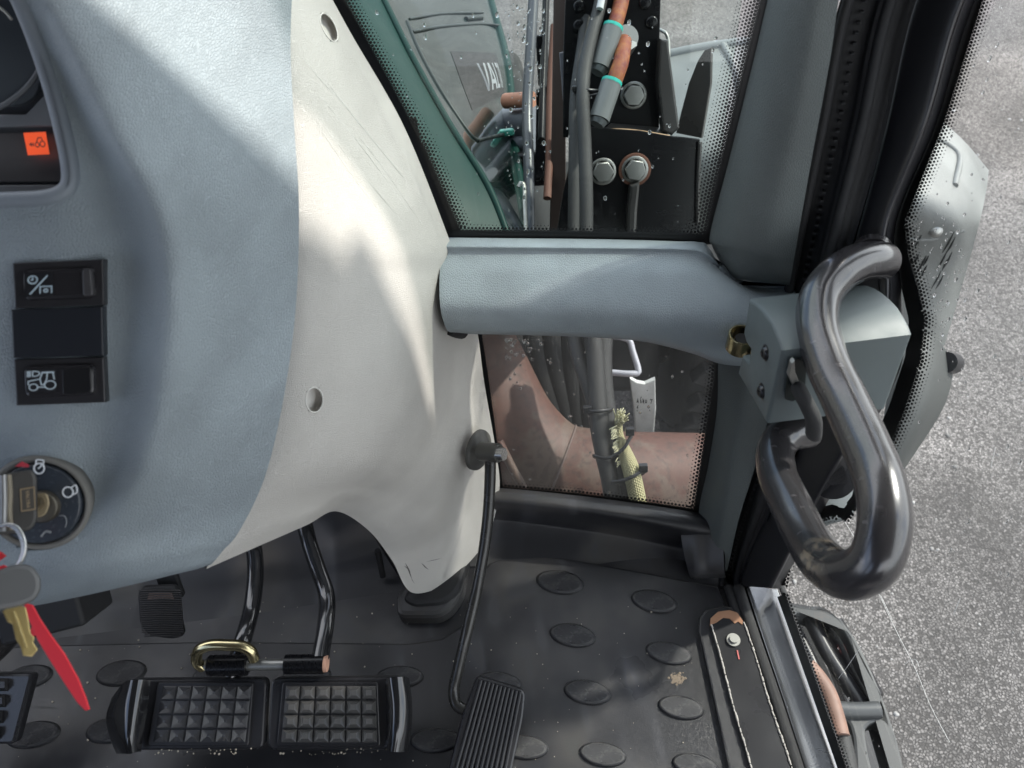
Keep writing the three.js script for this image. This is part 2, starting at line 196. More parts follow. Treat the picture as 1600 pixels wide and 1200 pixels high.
const M = {
  grey: std(lin(0.305, 0.352, 0.375), 0.6, { bumpMap: rep(grainT, 0.13), bumpScale: 0.00042, map: rep(wearT, 0.37), roughnessMap: rep(roughT, 0.33) }),
  trim: std(lin(0.095, 0.108, 0.105), 0.6, { bumpMap: rep(grainT, 0.13), bumpScale: 0.0003, map: rep(wearT, 0.4) }),
  white: std(lin(0.6, 0.575, 0.53), 0.48, { bumpMap: rep(fineT, 0.14), bumpScale: 0.0006, map: rep(wearT, 0.6) }),
  box: std(lin(0.112, 0.134, 0.135), 0.55, { bumpMap: rep(fineT, 0.1), bumpScale: 0.00006, roughnessMap: rep(roughT, 0.1) }),
  rubber: std(lin(0.048, 0.0475, 0.05), 0.45, { specularIntensity: 0.8, map: rep(rubberT, 0.55), roughnessMap: rep(scuffT, 0.5), bumpMap: rep(fineT, 0.12), bumpScale: 0.0001 }),
  blackPlastic: std(lin(0.016, 0.016, 0.018), 0.42, { roughnessMap: rep(scuffT, 0.15) }),
  blackMatt: std(lin(0.012, 0.012, 0.013), 0.7),
  seal: std(lin(0.013, 0.013, 0.014), 0.5, { bumpMap: rep(fineT, 0.05), bumpScale: 0.0002 }),
  gloss: std(lin(0.012, 0.012, 0.013), 0.2, { clearcoat: 0.6, clearcoatRoughness: 0.12, roughnessMap: rep(scuffT, 0.2) }),
  handle: std(lin(1, 1, 1), 0.34, { map: handleT, clearcoat: 0.7, clearcoatRoughness: 0.2, clearcoatRoughnessMap: rep(scuffT, 0.09), roughnessMap: rep(scuffT, 0.12), bumpMap: rep(scuffT, 0.06), bumpScale: 0.00005 }),
  sill: std(lin(0.17, 0.175, 0.185), 0.34, { metalness: 0.85, roughnessMap: rep(scuffT, 0.25) }),
  frit: std(lin(0.006, 0.006, 0.006), 0.35, { side: THREE.DoubleSide }),
  glass: new THREE.MeshPhysicalMaterial({ color: lin(0.97, 0.985, 0.975), transmission: 1, thickness: 0, roughness: 0, ior: 1.2 }),
  screen: new THREE.MeshPhysicalMaterial({ color: lin(0.84, 0.88, 0.86), transmission: 1, thickness: 0, roughness: 0, ior: 1.25 }),
  water: new THREE.MeshPhysicalMaterial({ color: lin(1, 1, 1), transmission: 1, thickness: 0.002, roughness: 0, ior: 1.33 }),
  steel: std(lin(0.55, 0.55, 0.54), 0.38, { metalness: 1, roughnessMap: rep(scuffT, 0.08) }),
  zinc: std(lin(0.36, 0.36, 0.34), 0.5, { metalness: 0.85, map: rep(wearT, 0.05), roughnessMap: rep(roughT, 0.05) }),
  brass: std(lin(0.52, 0.45, 0.26), 0.32, { metalness: 1, roughnessMap: rep(scuffT, 0.06) }),
  keyBrass: std(lin(0.5, 0.38, 0.16), 0.42, { metalness: 0.9, roughnessMap: rep(roughT, 0.03) }),
  paint: std(lin(0.005, 0.005, 0.006), 0.4, { roughnessMap: rep(scuffT, 0.3), specularIntensity: 0.6 }),
  paintGrey: std(lin(0.06, 0.057, 0.054), 0.42, { roughnessMap: rep(scuffT, 0.2), metalness: 0.3 }),
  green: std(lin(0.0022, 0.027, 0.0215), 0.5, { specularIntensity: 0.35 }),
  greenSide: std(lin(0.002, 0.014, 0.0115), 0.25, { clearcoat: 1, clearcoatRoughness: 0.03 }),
  darkGap: std(lin(0.006, 0.012, 0.011), 0.5),
  rust: std(lin(0.52, 0.46, 0.42), 0.6, { map: rep(rustT, 0.34), bumpMap: rep(rustT, 0.2), bumpScale: 0.0004 }),
  orangeRust: std(lin(1, 1, 1), 0.7, { map: rep(orangeRustT, 0.08), bumpMap: rep(orangeRustT, 0.05), bumpScale: 0.0004 }),
  guard: std(lin(0.165, 0.172, 0.165), 0.5, { map: rep(wearT, 0.4), roughnessMap: rep(roughT, 0.5), bumpMap: rep(fineT, 0.15), bumpScale: 0.00025 }),
  tyre: std(lin(0.4, 0.4, 0.4), 0.85, { map: rep(dustT, 0.6) }),
  grime: std(lin(0.45, 0.45, 0.45), 0.8, { map: rep(dustT, 0.5), bumpMap: rep(dustT, 0.3), bumpScale: 0.002 }),
  hose: std(lin(0.02, 0.02, 0.02), 0.55, { roughnessMap: rep(roughT, 0.1), bumpMap: rep(fineT, 0.08), bumpScale: 0.0002 }),
  sleeve: std(lin(0.44, 0.41, 0.23), 0.85, { bumpMap: rep(tex(256, (u, v) => { const a = mod(u * 16 + (Math.floor(v * 16) % 2) * 0.5, 1) - 0.5, b = mod(v * 16, 1) - 0.5; return clamp(1 - (a * a + b * b) * 3.2); }), 0.06), bumpScale: 0.0022 }),
  fittingGrey: std(lin(0.14, 0.15, 0.15), 0.5, { roughnessMap: rep(roughT, 0.06), map: rep(wearT, 0.05) }),
  greenRing: std(lin(0.02, 0.42, 0.34), 0.45),
  red: std(lin(0.75, 0.03, 0.045), 0.38),
  asphalt: std(lin(0.68, 0.672, 0.665), 0.85, { map: rep(asphaltT, 1.5), bumpMap: rep(asphaltB, 1.5), bumpScale: 0.0026, specularIntensity: 0.35, vertexColors: true }),
  roof: std(lin(0.2, 0.2, 0.2), 0.7),
};

// ================================================================== the setting: asphalt yard and the cab floor
{
  const g = new THREE.PlaneGeometry(120, 120, 480, 480).rotateX(-Math.PI / 2); { const p = g.attributes.position, c = new Float32Array(p.count * 3); for (let i = 0; i < p.count; i++) { const x = p.getX(i), z = p.getZ(i), n = 0.72 + 0.5 * fbm(x * 0.8 + 500, z * 0.8 + 500, 1 << 20, 131, 4), w = sst(0.5, 0.7, fbm(x * 1.5 + 300, z * 1.5 + 300, 1 << 20, 135, 3)); c[i * 3] = n * (1 + 0.03 * w); c[i * 3 + 1] = n; c[i * 3 + 2] = n * (1 - 0.03 * w); } g.setAttribute('color', new THREE.BufferAttribute(c, 3)); } const uv = g.attributes.uv; for (let i = 0; i < uv.count; i++) uv.setXY(i, uv.getX(i) * 120, uv.getY(i) * 120);
  g.translate(0, -1.05, 0);
  const o = new THREE.Mesh(g, M.asphalt); o.name = 'asphalt_ground'; o.receiveShadow = true; o.userData = { kind: 'structure', label: 'coarse grey asphalt yard around the tractor' }; scene.add(o);
}
{
  const R = rng(141), base = new THREE.IcosahedronGeometry(1, 1), bp = base.attributes.position; for (let i = 0; i < bp.count; i++) { const k = 0.75 + 0.5 * vnoise(bp.getX(i) * 2 + 9, bp.getY(i) * 2 + bp.getZ(i) * 1.3 + 9, 64, 143); bp.setXYZ(i, bp.getX(i) * k, bp.getY(i) * k * 0.6, bp.getZ(i) * k); } base.computeVertexNormals();
  const st = new THREE.InstancedMesh(base, std(lin(0.3, 0.29, 0.28), 0.9), 700); st.name = 'loose_chippings'; st.userData = { kind: 'stuff', label: 'loose stone chippings scattered over the asphalt' }; const m = new THREE.Matrix4(), q = new THREE.Quaternion();
  for (let i = 0; i < 700; i++) { const s = 0.0025 + 0.006 * R() ** 4; m.compose(V(0.5 + R() * 2.6, -1.05 + s * 0.3, -3.2 + R() * 3.8), q.setFromAxisAngle(V(0, 1, 0), R() * 6.28), V(s, s, s)); st.setMatrixAt(i, m); st.setColorAt(i, lin(1, 1, 1).multiplyScalar(0.45 + R() * 0.9)); }
  st.castShadow = st.receiveShadow = true; scene.add(st);
}
const floor = struct(thing('cab_floor', 'black rubber mat with raised oval studs on the cab floor', 'floor'));
{
  // base sheet between the toe board and the sill
  const outline = [onY(1172, 935), onY(1128, 905), onY(1075, 845), onY(800, 800), V(-0.3, 0, -0.6), V(-0.95, 0, -0.6), V(-0.95, 0, 0.5), V(0.262, 0, 0.5)];
  part(floor, 'floor_mat', plate(outline, V(0, 1, 0), 0.02, { bevel: 0 }), M.rubber);
  // raised field that carries the studs, with a soft moulded edge
  const top = [[-420, 1020], [-60, 1012], [150, 1006], [330, 1002], [520, 1004], [640, 1005], [690, 998], [722, 978], [738, 945], [748, 905], [765, 880], [800, 865], [880, 872], [1000, 893], [1121, 916]].map(([x, y]) => onY(x, y, 0.005));
  const field = [...top, onY(1135, 950, 0.005), onY(1190, 1180, 0.005), V(0.238, 0.005, 0.45), V(-0.9, 0.005, 0.45)];
  part(floor, 'raised_field', plate(field.reverse(), V(0, 1, 0), 0.0048, { bevel: 0.002 }), M.rubber);
  // toe board rising to the bulkhead behind the pedals
  const tb = [[-0.95, -0.15, 0.28], [-0.3, 0.28]];
  const mk = (y, z) => [-0.95, -0.6, -0.35, -0.16, -0.06].map((x) => V(x, y, z + 0.25 * Math.max(0, x + 0.3) * -0.2));
  const rows = [[0.5, -0.66], [0.3, -0.62], [0.14, -0.585], [0.04, -0.535], [0.004, -0.47], [-0.004, -0.4]];
  const p = [], ix = [], uv = []; rows.forEach(([y, z], j) => mk(y, z).forEach((q, i) => { p.push(q.x, q.y, q.z); uv.push(q.x, -y - z); if (j && i) { const a = j * 5 + i; ix.push(a - 6, a - 1, a, a - 6, a, a - 5); } }));
  const g = new THREE.BufferGeometry(); g.setAttribute('position', new THREE.Float32BufferAttribute(p, 3)); g.setAttribute('uv', new THREE.Float32BufferAttribute(uv, 2)); g.setIndex(ix); g.computeVertexNormals();
  part(floor, 'toe_board', g, M.rubber);
  // front lip under the lower window: upright face, ledge and ramp
  const L = (x, y, o) => [x, y, FPd(x, y, o)], lip = [
    [L(735, 762, 0.004), L(790, 763, 0.004), L(900, 774, 0.004), L(1000, 787, 0.004), L(1085, 800, 0.004), L(1125, 806, 0.004)],
    [L(735, 770, 0.02), L(790, 772, 0.02), L(900, 784, 0.02), L(1000, 798, 0.02), L(1082, 812, 0.02), L(1125, 818, 0.02)],
    [L(735, 785, 0.03), L(788, 788, 0.03), L(900, 801, 0.03), L(1000, 817, 0.03), L(1076, 832, 0.03), L(1125, 840, 0.03)],
    [[730, 806, 0.945], [785, 808, 0.945], [900, 822, 0.94], [1000, 838, 0.93], [1070, 852, 0.92], [1125, 862, 0.91]],
    [[728, 820, 0.95], [782, 822, 0.95], [900, 836, 0.945], [1000, 853, 0.935], [1067, 868, 0.925], [1125, 876, 0.91]],
    [[722, 885, 0.937], [775, 885, 0.937], [880, 885, 0.93], [990, 905, 0.92], [1075, 920, 0.91], [1125, 926, 0.905]],
  ];
  part(floor, 'front_lip', sheet(lip, 40, 40, { thick: 0.004 }), M.rubber);
  const blk = [[[1062, 815, 0.90], [1085, 808, 0.895], [1112, 815, 0.885], [1128, 825, 0.88]], [[1066, 850, 0.893], [1086, 838, 0.885], [1108, 840, 0.88], [1130, 850, 0.87]], [[1076, 895, 0.9], [1088, 893, 0.885], [1106, 890, 0.88], [1132, 892, 0.87]], [[1082, 905, 0.91], [1090, 905, 0.905], [1110, 903, 0.9], [1134, 903, 0.89]]];
  part(floor, 'corner_block', sheet(blk, 16, 16), M.rubber);
  // oval studs
  const stud = lathe([[0, 0.004], [0.8, 0.004], [0.93, 0.0034], [1, 0.0012], [1.02, -0.001]], 40); stud.scale(1, 1, 1);
  const put = (x0, y0, x1, y1, h = 18) => {
    const a = onY(x0, y0, 0.005), b = onY(x1, y1, 0.005), c = a.clone().add(b).multiplyScalar(0.5), ax = b.clone().sub(a), L2 = ax.length() / 2; ax.normalize();
    const t = onY((x0 + x1) / 2, (y0 + y1) / 2 - h, 0.005).distanceTo(c), zx = V(0, 1, 0), yx = zx.clone().cross(ax);
    shared(floor, 'stud', stud, M.rubber, new THREE.Matrix4().makeBasis(ax.clone().multiplyScalar(L2), yx.multiplyScalar(t), zx).setPosition(c));
  };
  for (const [cx, cy, w, tilt, h] of [[875, 910, 37, 6, 18], [1022, 940, 36, 7, 17], [895, 993, 36, 6, 18], [1045, 1021, 36, 7, 17], [918, 1082, 37, 6, 19], [1064, 1106, 36, 6, 18], [942, 1179, 37, 5, 19], [1086, 1196, 36, 6, 18], [820, 1168, 37, 3, 19], [778, 1068, 36, 3, 18], [680, 1157, 39, 0, 19], [625, 1058, 37, 0, 17], [190, 1052, 39, -3, 19], [172, 1141, 37, -3, 19], [45, 1058, 37, -4, 17], [52, 1148, 42, -5, 19], [-100, 1070, 38, -5, 18], [330, 1148, 38, -2, 18], [480, 1150, 38, -1, 18], [340, 1056, 38, -1, 17], [480, 1056, 38, -1, 17], [555, 1235, 38, 0, 19], [700, 1250, 38, 0, 19], [840, 1262, 38, 3, 19]])
    put(cx - w, cy - tilt, cx + w, cy + tilt, h);
  // trodden-in earth
  { const R = rng(51), d = []; for (let i = 0; i < 90; i++) { const a = R() * 6.283, r = Math.sqrt(-Math.log(R() * 0.97 + 0.02)) * 8, q = onY(1058 + Math.cos(a) * r, 1059 + Math.sin(a) * r * 0.7, 0.0052), g = new THREE.IcosahedronGeometry(0.0006 + 0.0013 * R(), 0); g.scale(1, 0.35, 1).rotateY(R() * 6).translate(q.x, q.y, q.z); d.push(g); } part(floor, 'dirt_spot', d, std(lin(0.17, 0.135, 0.1), 0.95)).userData.kind = 'stuff'; }
  // crumbs
  const R = rng(5), cr = []; for (let i = 0; i < 170; i++) { const x = 20 + R() * 1080, y = 940 + R() * 260, q = onY(x, y, 0.006), s = 0.0004 + 0.0011 * R() ** 3; if (x > 690 && x < 830 && y > 1050) continue; cr.push(new THREE.IcosahedronGeometry(s, 0).rotateY(R() * 6).translate(q.x, q.y, q.z)); }
  const c = part(floor, 'crumbs', cr, std(lin(0.4, 0.36, 0.3), 0.9)); c.userData.kind = 'stuff';
}
// strip with the seat of a removed cover: plate between two rows of stitching
{
  const strip = thing('floor_strip', 'long black strip with rusty rounded end and bright bolt beside the door sill', 'floor strip', onY(1150, 1000));
  const Y = (l, h) => l.map(([x, y]) => onY(x, y, h));
  part(strip, 'base_plate', plate(Y([[1142, 1215], [1092, 985], [1093, 965], [1104, 952], [1130, 946], [1152, 950], [1166, 962], [1260, 1215]], 0.012).reverse(), V(0, 1, 0), 0.012, { bevel: 0.002 }), M.rubber);
  part(strip, 'cover_plate', plate(Y([[1176, 1215], [1110, 978], [1112, 964], [1124, 955], [1140, 953], [1153, 958], [1162, 972], [1240, 1215]], 0.016).reverse(), V(0, 1, 0), 0.006, { bevel: 0.001 }), M.blackPlastic);
  part(strip, 'rust_patch', plate(Y([[1109, 978], [1110, 966], [1122, 955.5], [1140, 953], [1152, 957], [1161, 970], [1160, 976], [1153, 971], [1148, 974], [1140, 966], [1130, 965], [1120, 972], [1113, 975]], 0.0172).reverse(), V(0, 1, 0), 0.0016, { bevel: 0.0004 }), std(lin(0.27, 0.145, 0.085), 0.9, { bumpMap: rep(dustT, 0.03), bumpScale: 0.001 }), 'rough rusty end');
  const R = rng(77), sts = [];
  for (const [a, b] of [[[1111, 976], [1177, 1215]], [[1162, 972], [1241, 1215]]]) { let t = 0; while (t < 1) { const l = 0.012 + R() * 0.022, q = (s) => onY(mix(a[0], b[0], s) + Math.sin(s * 9) * 0.8 + R() * 1.0, mix(a[1], b[1], s), 0.0165 + R() * 0.0006); sts.push(rod([q(t), q(t + l * 0.5), q(t + l)], 0.0007 + R() * 0.0006, { n: 4, m: 6 })); t += l * (0.85 + R() * 0.6); } }
  const s = part(strip, 'stitching', sts, std(lin(0.36, 0.34, 0.31), 0.8)); s.userData.kind = 'stuff';
  const bp = onY(1146, 1000, 0.0175), bolt = part(strip, 'bolt', [cyl(bp, bp.clone().add(V(0, 0.004, 0)), 0.0052, 0.0045), cyl(bp.clone().add(V(0, -0.001, 0)), bp.clone().add(V(0, 0.0012, 0)), 0.0075, 0.0075)], M.zinc);
  part(strip, 'paint_scratch', plate(Y([[1151, 1016], [1153, 1016], [1156, 1030], [1154, 1030]], 0.0172).reverse(), V(0, 1, 0), 0.001, { bevel: 0 }), std(lin(0.45, 0.12, 0.11), 0.7));
}

// ================================================================== steering console
const con = thing('steering_console', 'blue grey steering column console with cream side cowl reaching the floor', 'console', V(-0.3, 0, -0.45));
{
  const rows = [
    [[-320, -90, .42], [-180, -90, .42], [-90, -90, .42], [-25, -90, .422], [40, -90, .43], [130, -90, .452], [250, -90, .49], [370, -90, .53], [462, -90, .565]],
    [[-320, 60, .43], [-150, 60, .43], [-20, 60, .43], [60, 60, 0.442], [112, 60, 0.431], [200, 60, 0.453], [300, 60, .49], [390, 60, .525], [454, 60, .555]],
    [[-320, 200, .435], [-120, 200, .435], [40, 200, .436], [125, 200, 0.449], [182, 210, 0.434], [260, 210, 0.456], [340, 210, .487], [410, 205, .515], [460, 200, .54]],
    [[-320, 330, .44], [-100, 330, .44], [80, 330, .441], [185, 335, 0.454], [248, 340, 0.439], [310, 335, 0.461], [370, 330, .487], [425, 325, .511], [467, 320, .53]],
    [[-320, 470, .445], [-100, 470, .445], [90, 470, .446], [200, 470, 0.458], [265, 470, 0.444], [325, 470, 0.466], [380, 470, .49], [425, 470, .51], [463, 470, .527]],
    [[-320, 610, .452], [-100, 610, .452], [80, 610, .453], [185, 610, 0.464], [250, 610, 0.451], [312, 610, 0.471], [365, 612, .493], [410, 612, .51], [445, 612, .523]],
    [[-320, 740, .46], [-100, 740, .46], [60, 740, .46], [160, 740, 0.47], [220, 735, 0.459], [285, 735, 0.476], [340, 738, .496], [383, 740, .51], [415, 742, .52]],
    [[-320, 850, .466], [-100, 850, .466], [30, 850, .466], [110, 845, .467], [175, 835, .471], [245, 825, .485], [305, 825, .5], [345, 828, .512], [375, 828, .52]],
    [[-320, 920, .48], [-100, 925, .48], [30, 915, .479], [100, 905, .479], [170, 890, .482], [235, 880, .493], [290, 870, .505], [322, 865, .515], [348, 861, .522]],
    [[-320, 975, .52], [-100, 965, .52], [40, 948, .52], [110, 935, .52], [170, 922, .52], [230, 908, .52], [275, 897, .523], [305, 890, .526], [328, 883, .53]],
    [[-320, 950, .62], [-100, 945, .62], [40, 930, .62], [110, 918, .61], [170, 905, .6], [230, 892, .59], [275, 880, .585], [305, 872, .58], [325, 866, .575]],
  ];
  const opening = [[-330, -100], [-25, -100], [30, 0], [72, 110], [98, 205], [109, 262], [108, 286], [98, 300], [80, 307], [0, 313], [-330, 318]];
  const dialHole = (x, y) => Math.hypot((x - 56) / 69, (y - 786) / 74) < 1, scr = (x, y) => false;
  const inOpen = inside(opening);
  const panel = part(con, 'grey_panel', sheet(rows, 110, 150, { thick: 0.005, hole: (x, y) => inOpen(x, y) || dialHole(x, y) }), M.grey);
  const rim = [[-330, 320], [-100, 319], [0, 314], [78, 309], [100, 301], [110, 286], [110, 262], [99, 205], [73, 110], [31, 0], [-25, -100]].map(([x, y]) => P(x, y, surfaceD(rows, x, y) + 0.002));
  part(panel, 'bezel_rim', rod(rim, 0.0052, { n: 120, m: 18 }), std(lin(0.2, 0.225, 0.25), 0.5));
  // recess and instrument cluster, all behind the opening
  const wall = []; for (let k = 0; k + 1 < opening.length; k++) { const [a, b] = [opening[k], opening[k + 1]]; wall.push(quad(P(a[0], a[1], .44), P(b[0], b[1], .44), P(b[0], b[1], .475), P(a[0], a[1], .475))); }
  const dark = std(lin(0.075, 0.08, 0.088), 0.45, { side: THREE.DoubleSide });
  const cl = part(con, 'instrument_cluster', [...wall, quad(P(-340, -120, .474), P(130, -120, .474), P(130, 330, .482), P(-340, 330, .482))], dark);
  const px = (l, d) => l.map(([x, y]) => P(x, y, d)), nC = CAM.clone().sub(P(40, 200, .47)).normalize();
  const nface = P(-100, 100, .472).sub(P(100, 100, .472)).cross(P(50, 250, .472).sub(P(50, 50, .472))).normalize(); if (nface.dot(nC) < 0) nface.negate();
  const pl = (l, d0, d1, m, name, o) => part(cl, name, plate(l.map(([x, y]) => P(x, y, mix(d0, d1, y / 300))), nface, 0.003, { bevel: 0.0006, ...o }), m);
  pl([[-330, 320], [-330, 292], [90, 288], [104, 292], [104, 300], [80, 306]], .466, .472, std(lin(0.19, 0.2, 0.21), 0.5), 'lower_ledge');
  pl([[-330, 202], [-330, 180], [40, 178], [74, 140], [86, 165], [92, 196]], .466, .472, std(lin(0.17, 0.18, 0.19), 0.5), 'middle_ledge');
  part(cl, 'gauge_ring', rod(Array.from({ length: 24 }, (_, k) => { const a = -0.55 + k / 23 * 1.75; return P(-75 + Math.cos(a) * 148, 62 + Math.sin(a) * 122, .4665); }), 0.0016, { n: 60, m: 10 }), std(lin(0.13, 0.14, 0.15), 0.4));
  pl([[-330, 165], [-330, -60], [0, -60], [40, 30], [66, 110], [55, 150], [30, 165]], .470, .476, std(lin(0.06, 0.07, 0.08), 0.3), 'gauge_face', { round: 0.008 });
  pl([[-330, 285], [-330, 208], [94, 206], [101, 240], [103, 278], [98, 284]], .468, .474, std(lin(0.095, 0.09, 0.09), 0.35), 'display_strip', { round: 0.002 });
  const warn = canvas(160, 140, (x, w, h) => {
    x.fillStyle = '#e4542c'; x.fillRect(0, 0, w, h); x.strokeStyle = x.fillStyle = '#4b2a26'; x.lineWidth = 7;
    x.beginPath(); x.arc(84, 78, 14, 0, 7); x.stroke(); x.beginPath(); x.arc(122, 74, 17, 0, 7); x.stroke(); x.beginPath(); x.moveTo(82, 62); x.lineTo(96, 36); x.lineTo(120, 34); x.lineTo(126, 56); x.moveTo(98, 78); x.lineTo(106, 78); x.stroke();
    x.fillRect(26, 70, 34, 9); x.fillRect(36, 62, 8, 24); x.fillRect(52, 64, 8, 22);
  });
  const wl = part(cl, 'warning_lamp', quad(P(36.5, 207.5, .4675), P(71.5, 206, .4675), P(77.5, 241, .4685), P(43.5, 242.5, .4685)), new THREE.MeshStandardMaterial({ map: warn, emissiveMap: warn, emissive: lin(1, 1, 1), emissiveIntensity: 0.25, roughness: 0.5 }), 'lit orange tractor warning symbol');
  part(cl, 'pointer', rod([P(-6, 8, .467), P(8, 18, .467), P(18, 30, .467)], 0.0009, { n: 6, m: 8 }), std(lin(0.7, 0.68, 0.6), 0.5));
  // rocker switches
  const face = (x, y, up = 0) => { const d = surfaceD(rows, x, y); return P(x, y, d - up); };
  const nS = face(60, 640).sub(face(60, 420)).cross(face(160, 520).sub(face(20, 520))).normalize(); if (nS.dot(nC) < 0) nS.negate();
  // the switches share one flat bezel plane, just proud of the highest point of the panel under them
  let kS = -9; for (const [x, y] of [[20, 412], [90, 412], [160, 406], [20, 520], [90, 520], [160, 518], [25, 632], [90, 632], [164, 628], [90, 465], [90, 575]]) kS = Math.max(kS, nS.dot(face(x, y)) - 0.0015);
  const sw = (l, up, th, mat, name, parent, o) => { const k = kS + up; return part(parent, name, plate(l.map(([x, y]) => P(x, y, hit(x, y, nS, k))), nS, th + 0.006, o), mat); };
  const icon1 = canvas(256, 256, (x) => { x.clearRect(0, 0, 256, 256); x.fillStyle = '#17171a'; x.fillRect(0, 0, 256, 256); x.strokeStyle = x.fillStyle = '#b9ccd4'; x.lineWidth = 13; x.beginPath(); x.arc(74, 74, 40, 0, 7); x.stroke(); x.beginPath(); x.moveTo(74, 44); x.lineTo(74, 76); x.lineTo(56, 76); x.stroke(); x.lineWidth = 15; x.beginPath(); x.moveTo(206, 34); x.lineTo(50, 226); x.stroke(); x.lineWidth = 12; x.beginPath(); x.moveTo(140, 226); x.lineTo(140, 152); x.lineTo(242, 152); x.lineTo(242, 226); x.stroke(); x.beginPath(); x.arc(190, 196, 17, 0, 7); x.stroke(); x.beginPath(); x.arc(190, 196, 5, 0, 7); x.fill(); });
  const icon2 = canvas(256, 256, (x) => { x.fillStyle = '#17171a'; x.fillRect(0, 0, 256, 256); x.strokeStyle = '#c2d0d6'; x.lineWidth = 11; for (let k = 0; k < 5; k++) { x.beginPath(); x.moveTo(8, 22 + k * 13); x.lineTo(44, 22 + k * 13); x.stroke(); } x.beginPath(); x.moveTo(58, 20); x.lineTo(80, 20); x.bezierCurveTo(128, 26, 128, 66, 80, 74); x.lineTo(58, 74); x.closePath(); x.stroke(); x.beginPath(); x.arc(62, 196, 36, 0, 7); x.stroke(); x.beginPath(); x.arc(204, 178, 46, 0, 7); x.stroke(); x.beginPath(); x.moveTo(20, 172); x.lineTo(20, 128); x.lineTo(118, 108); x.lineTo(140, 34); x.lineTo(226, 34); x.lineTo(240, 120); x.moveTo(130, 40); x.lineTo(240, 40); x.moveTo(120, 108); x.lineTo(130, 172); x.lineTo(150, 172); x.lineTo(176, 112); x.lineTo(180, 40); x.moveTo(100, 198); x.lineTo(160, 198); x.stroke(); });
  const swB = std(lin(0.022, 0.021, 0.023), 0.45, { roughnessMap: rep(scuffT, 0.1) }), swR = std(lin(0.02, 0.019, 0.021), 0.3, { roughnessMap: rep(scuffT, 0.08) });
  const rk = (label, b, r, groove, ic, icon) => {
    const h = sw(b, 0.0035, 0.008, swB, 'rocker_switch', con, { bevel: 0.0008 }); h.userData.label = label;
    const s = sw(r, 0.0075, 0.0075, swR, 'rocker', h, { bevel: 0.0024, round: 0.0045 });
    if (groove) sw(groove, 0.009, 0.004, std(lin(0.05, 0.048, 0.05), 0.35), 'raised_end', h, { bevel: 0.001, round: 0.002 });
    else sw([[97, 577], [141, 573], [143, 612], [98, 617]], 0.0079, 0.003, std(lin(0.009, 0.009, 0.01), 0.3), 'raised_end', h, { bevel: 0.0003, round: 0.002 });
    const k = kS + 0.0079; part(h, 'switch_symbol', quad(...ic.map(([x, y]) => P(x, y, hit(x, y, nS, k)))), new THREE.MeshStandardMaterial({ map: icon, roughness: 0.4 }));
  };
  rk('switch with clock and shaft symbol', [[163, 477], [161, 405], [19, 411], [23, 482]].reverse(), [[147, 466], [145, 418], [33, 421], [36, 470]].reverse(), [[129, 463], [127, 420], [142, 419], [146, 462]], [[38, 427], [83, 425], [83, 462], [38, 465]], icon1);
  sw([[162, 556], [160, 479], [17, 484], [20, 560]].reverse(), 0.0048, 0.008, std(lin(0.014, 0.016, 0.021), 0.33), 'blank_plate', con, { bevel: 0.0008 });
  rk('switch with tractor headlamp symbol', [[165, 629], [162, 558], [21, 562], [25, 634]].reverse(), [[148, 618], [147, 569], [35, 572], [38, 622]].reverse(), null, [[40, 578], [88, 576], [88, 612], [41, 614]], icon2);
  // ignition switch
  const dc = face(62, 786, 0.002), nD = nS.clone().add(V(0, 0.05, 0)).normalize(), fD = frame(dc, nD, UPV.clone());
  const dial = lathe([[0, 0.004], [0.0235, 0.004], [0.0248, 0.0032], [0.0253, 0.001], [0.0253, -0.008]]).applyMatrix4(fD);
  const dg = part(con, 'ignition_switch', dial, std(lin(0.035, 0.042, 0.052), 0.36, { roughnessMap: rep(scuffT, 0.08) }));
  part(dg, 'dial_surround', lathe([[0.0262, 0.001], [0.0278, 0.003], [0.0295, 0.0015], [0.031, -0.004], [0.0262, -0.004]]).applyMatrix4(fD), std(lin(0.17, 0.165, 0.15), 0.7));
  part(dg, 'lock_barrel', [lathe([[0.0, 0.0085], [0.0085, 0.0085], [0.0098, 0.007], [0.0102, 0.003]], 32).applyMatrix4(frame(onPlane(72, 788, nD, dc), nD, UPV))], std(lin(0.11, 0.1, 0.08), 0.45, { metalness: 0.7 }));
  const sym = (pts, r = 0.0005, closed = true) => rod(pts.map(([x, y]) => onPlane(x, y, nD, dc, 0.0042)), r, { n: pts.length * 5, m: 6, closed });
  const circ = (x, y, r, k = 14) => Array.from({ length: k }, (_, i) => [x + Math.cos(i / k * 6.2832) * r, y + Math.sin(i / k * 6.2832) * r]);
  part(dg, 'engine_symbol', [sym(circ(61, 732, 8)), sym([[56, 725], [57, 719], [68, 720], [67, 726]], 0.0005, false), sym([[60, 732], [64, 728], [64, 723]], 0.0005, false), sym(circ(106, 769, 8)), sym([[111, 762], [118, 758], [120, 769], [114, 773]], 0.0005, false)], std(lin(0.7, 0.72, 0.74), 0.5));
  part(dg, 'red_arrow', plate([[23, 729], [34, 721], [45, 727], [44, 730]].map(([x, y]) => onPlane(x, y, nD, dc, 0.0046)), nD, 0.0006, { bevel: 0 }), std(lin(0.6, 0.05, 0.07), 0.5));
  part(dg, 'scratch_mark', [sym([[92, 806], [100, 806], [104, 815], [102, 824]], 0.0003, false), sym([[64, 838], [72, 830], [80, 832]], 0.0007, false)], std(lin(0.25, 0.26, 0.27), 0.7));

  // cream side cowl
  const E = (x, y) => [x, y, FPd(x, y, 0.012)];
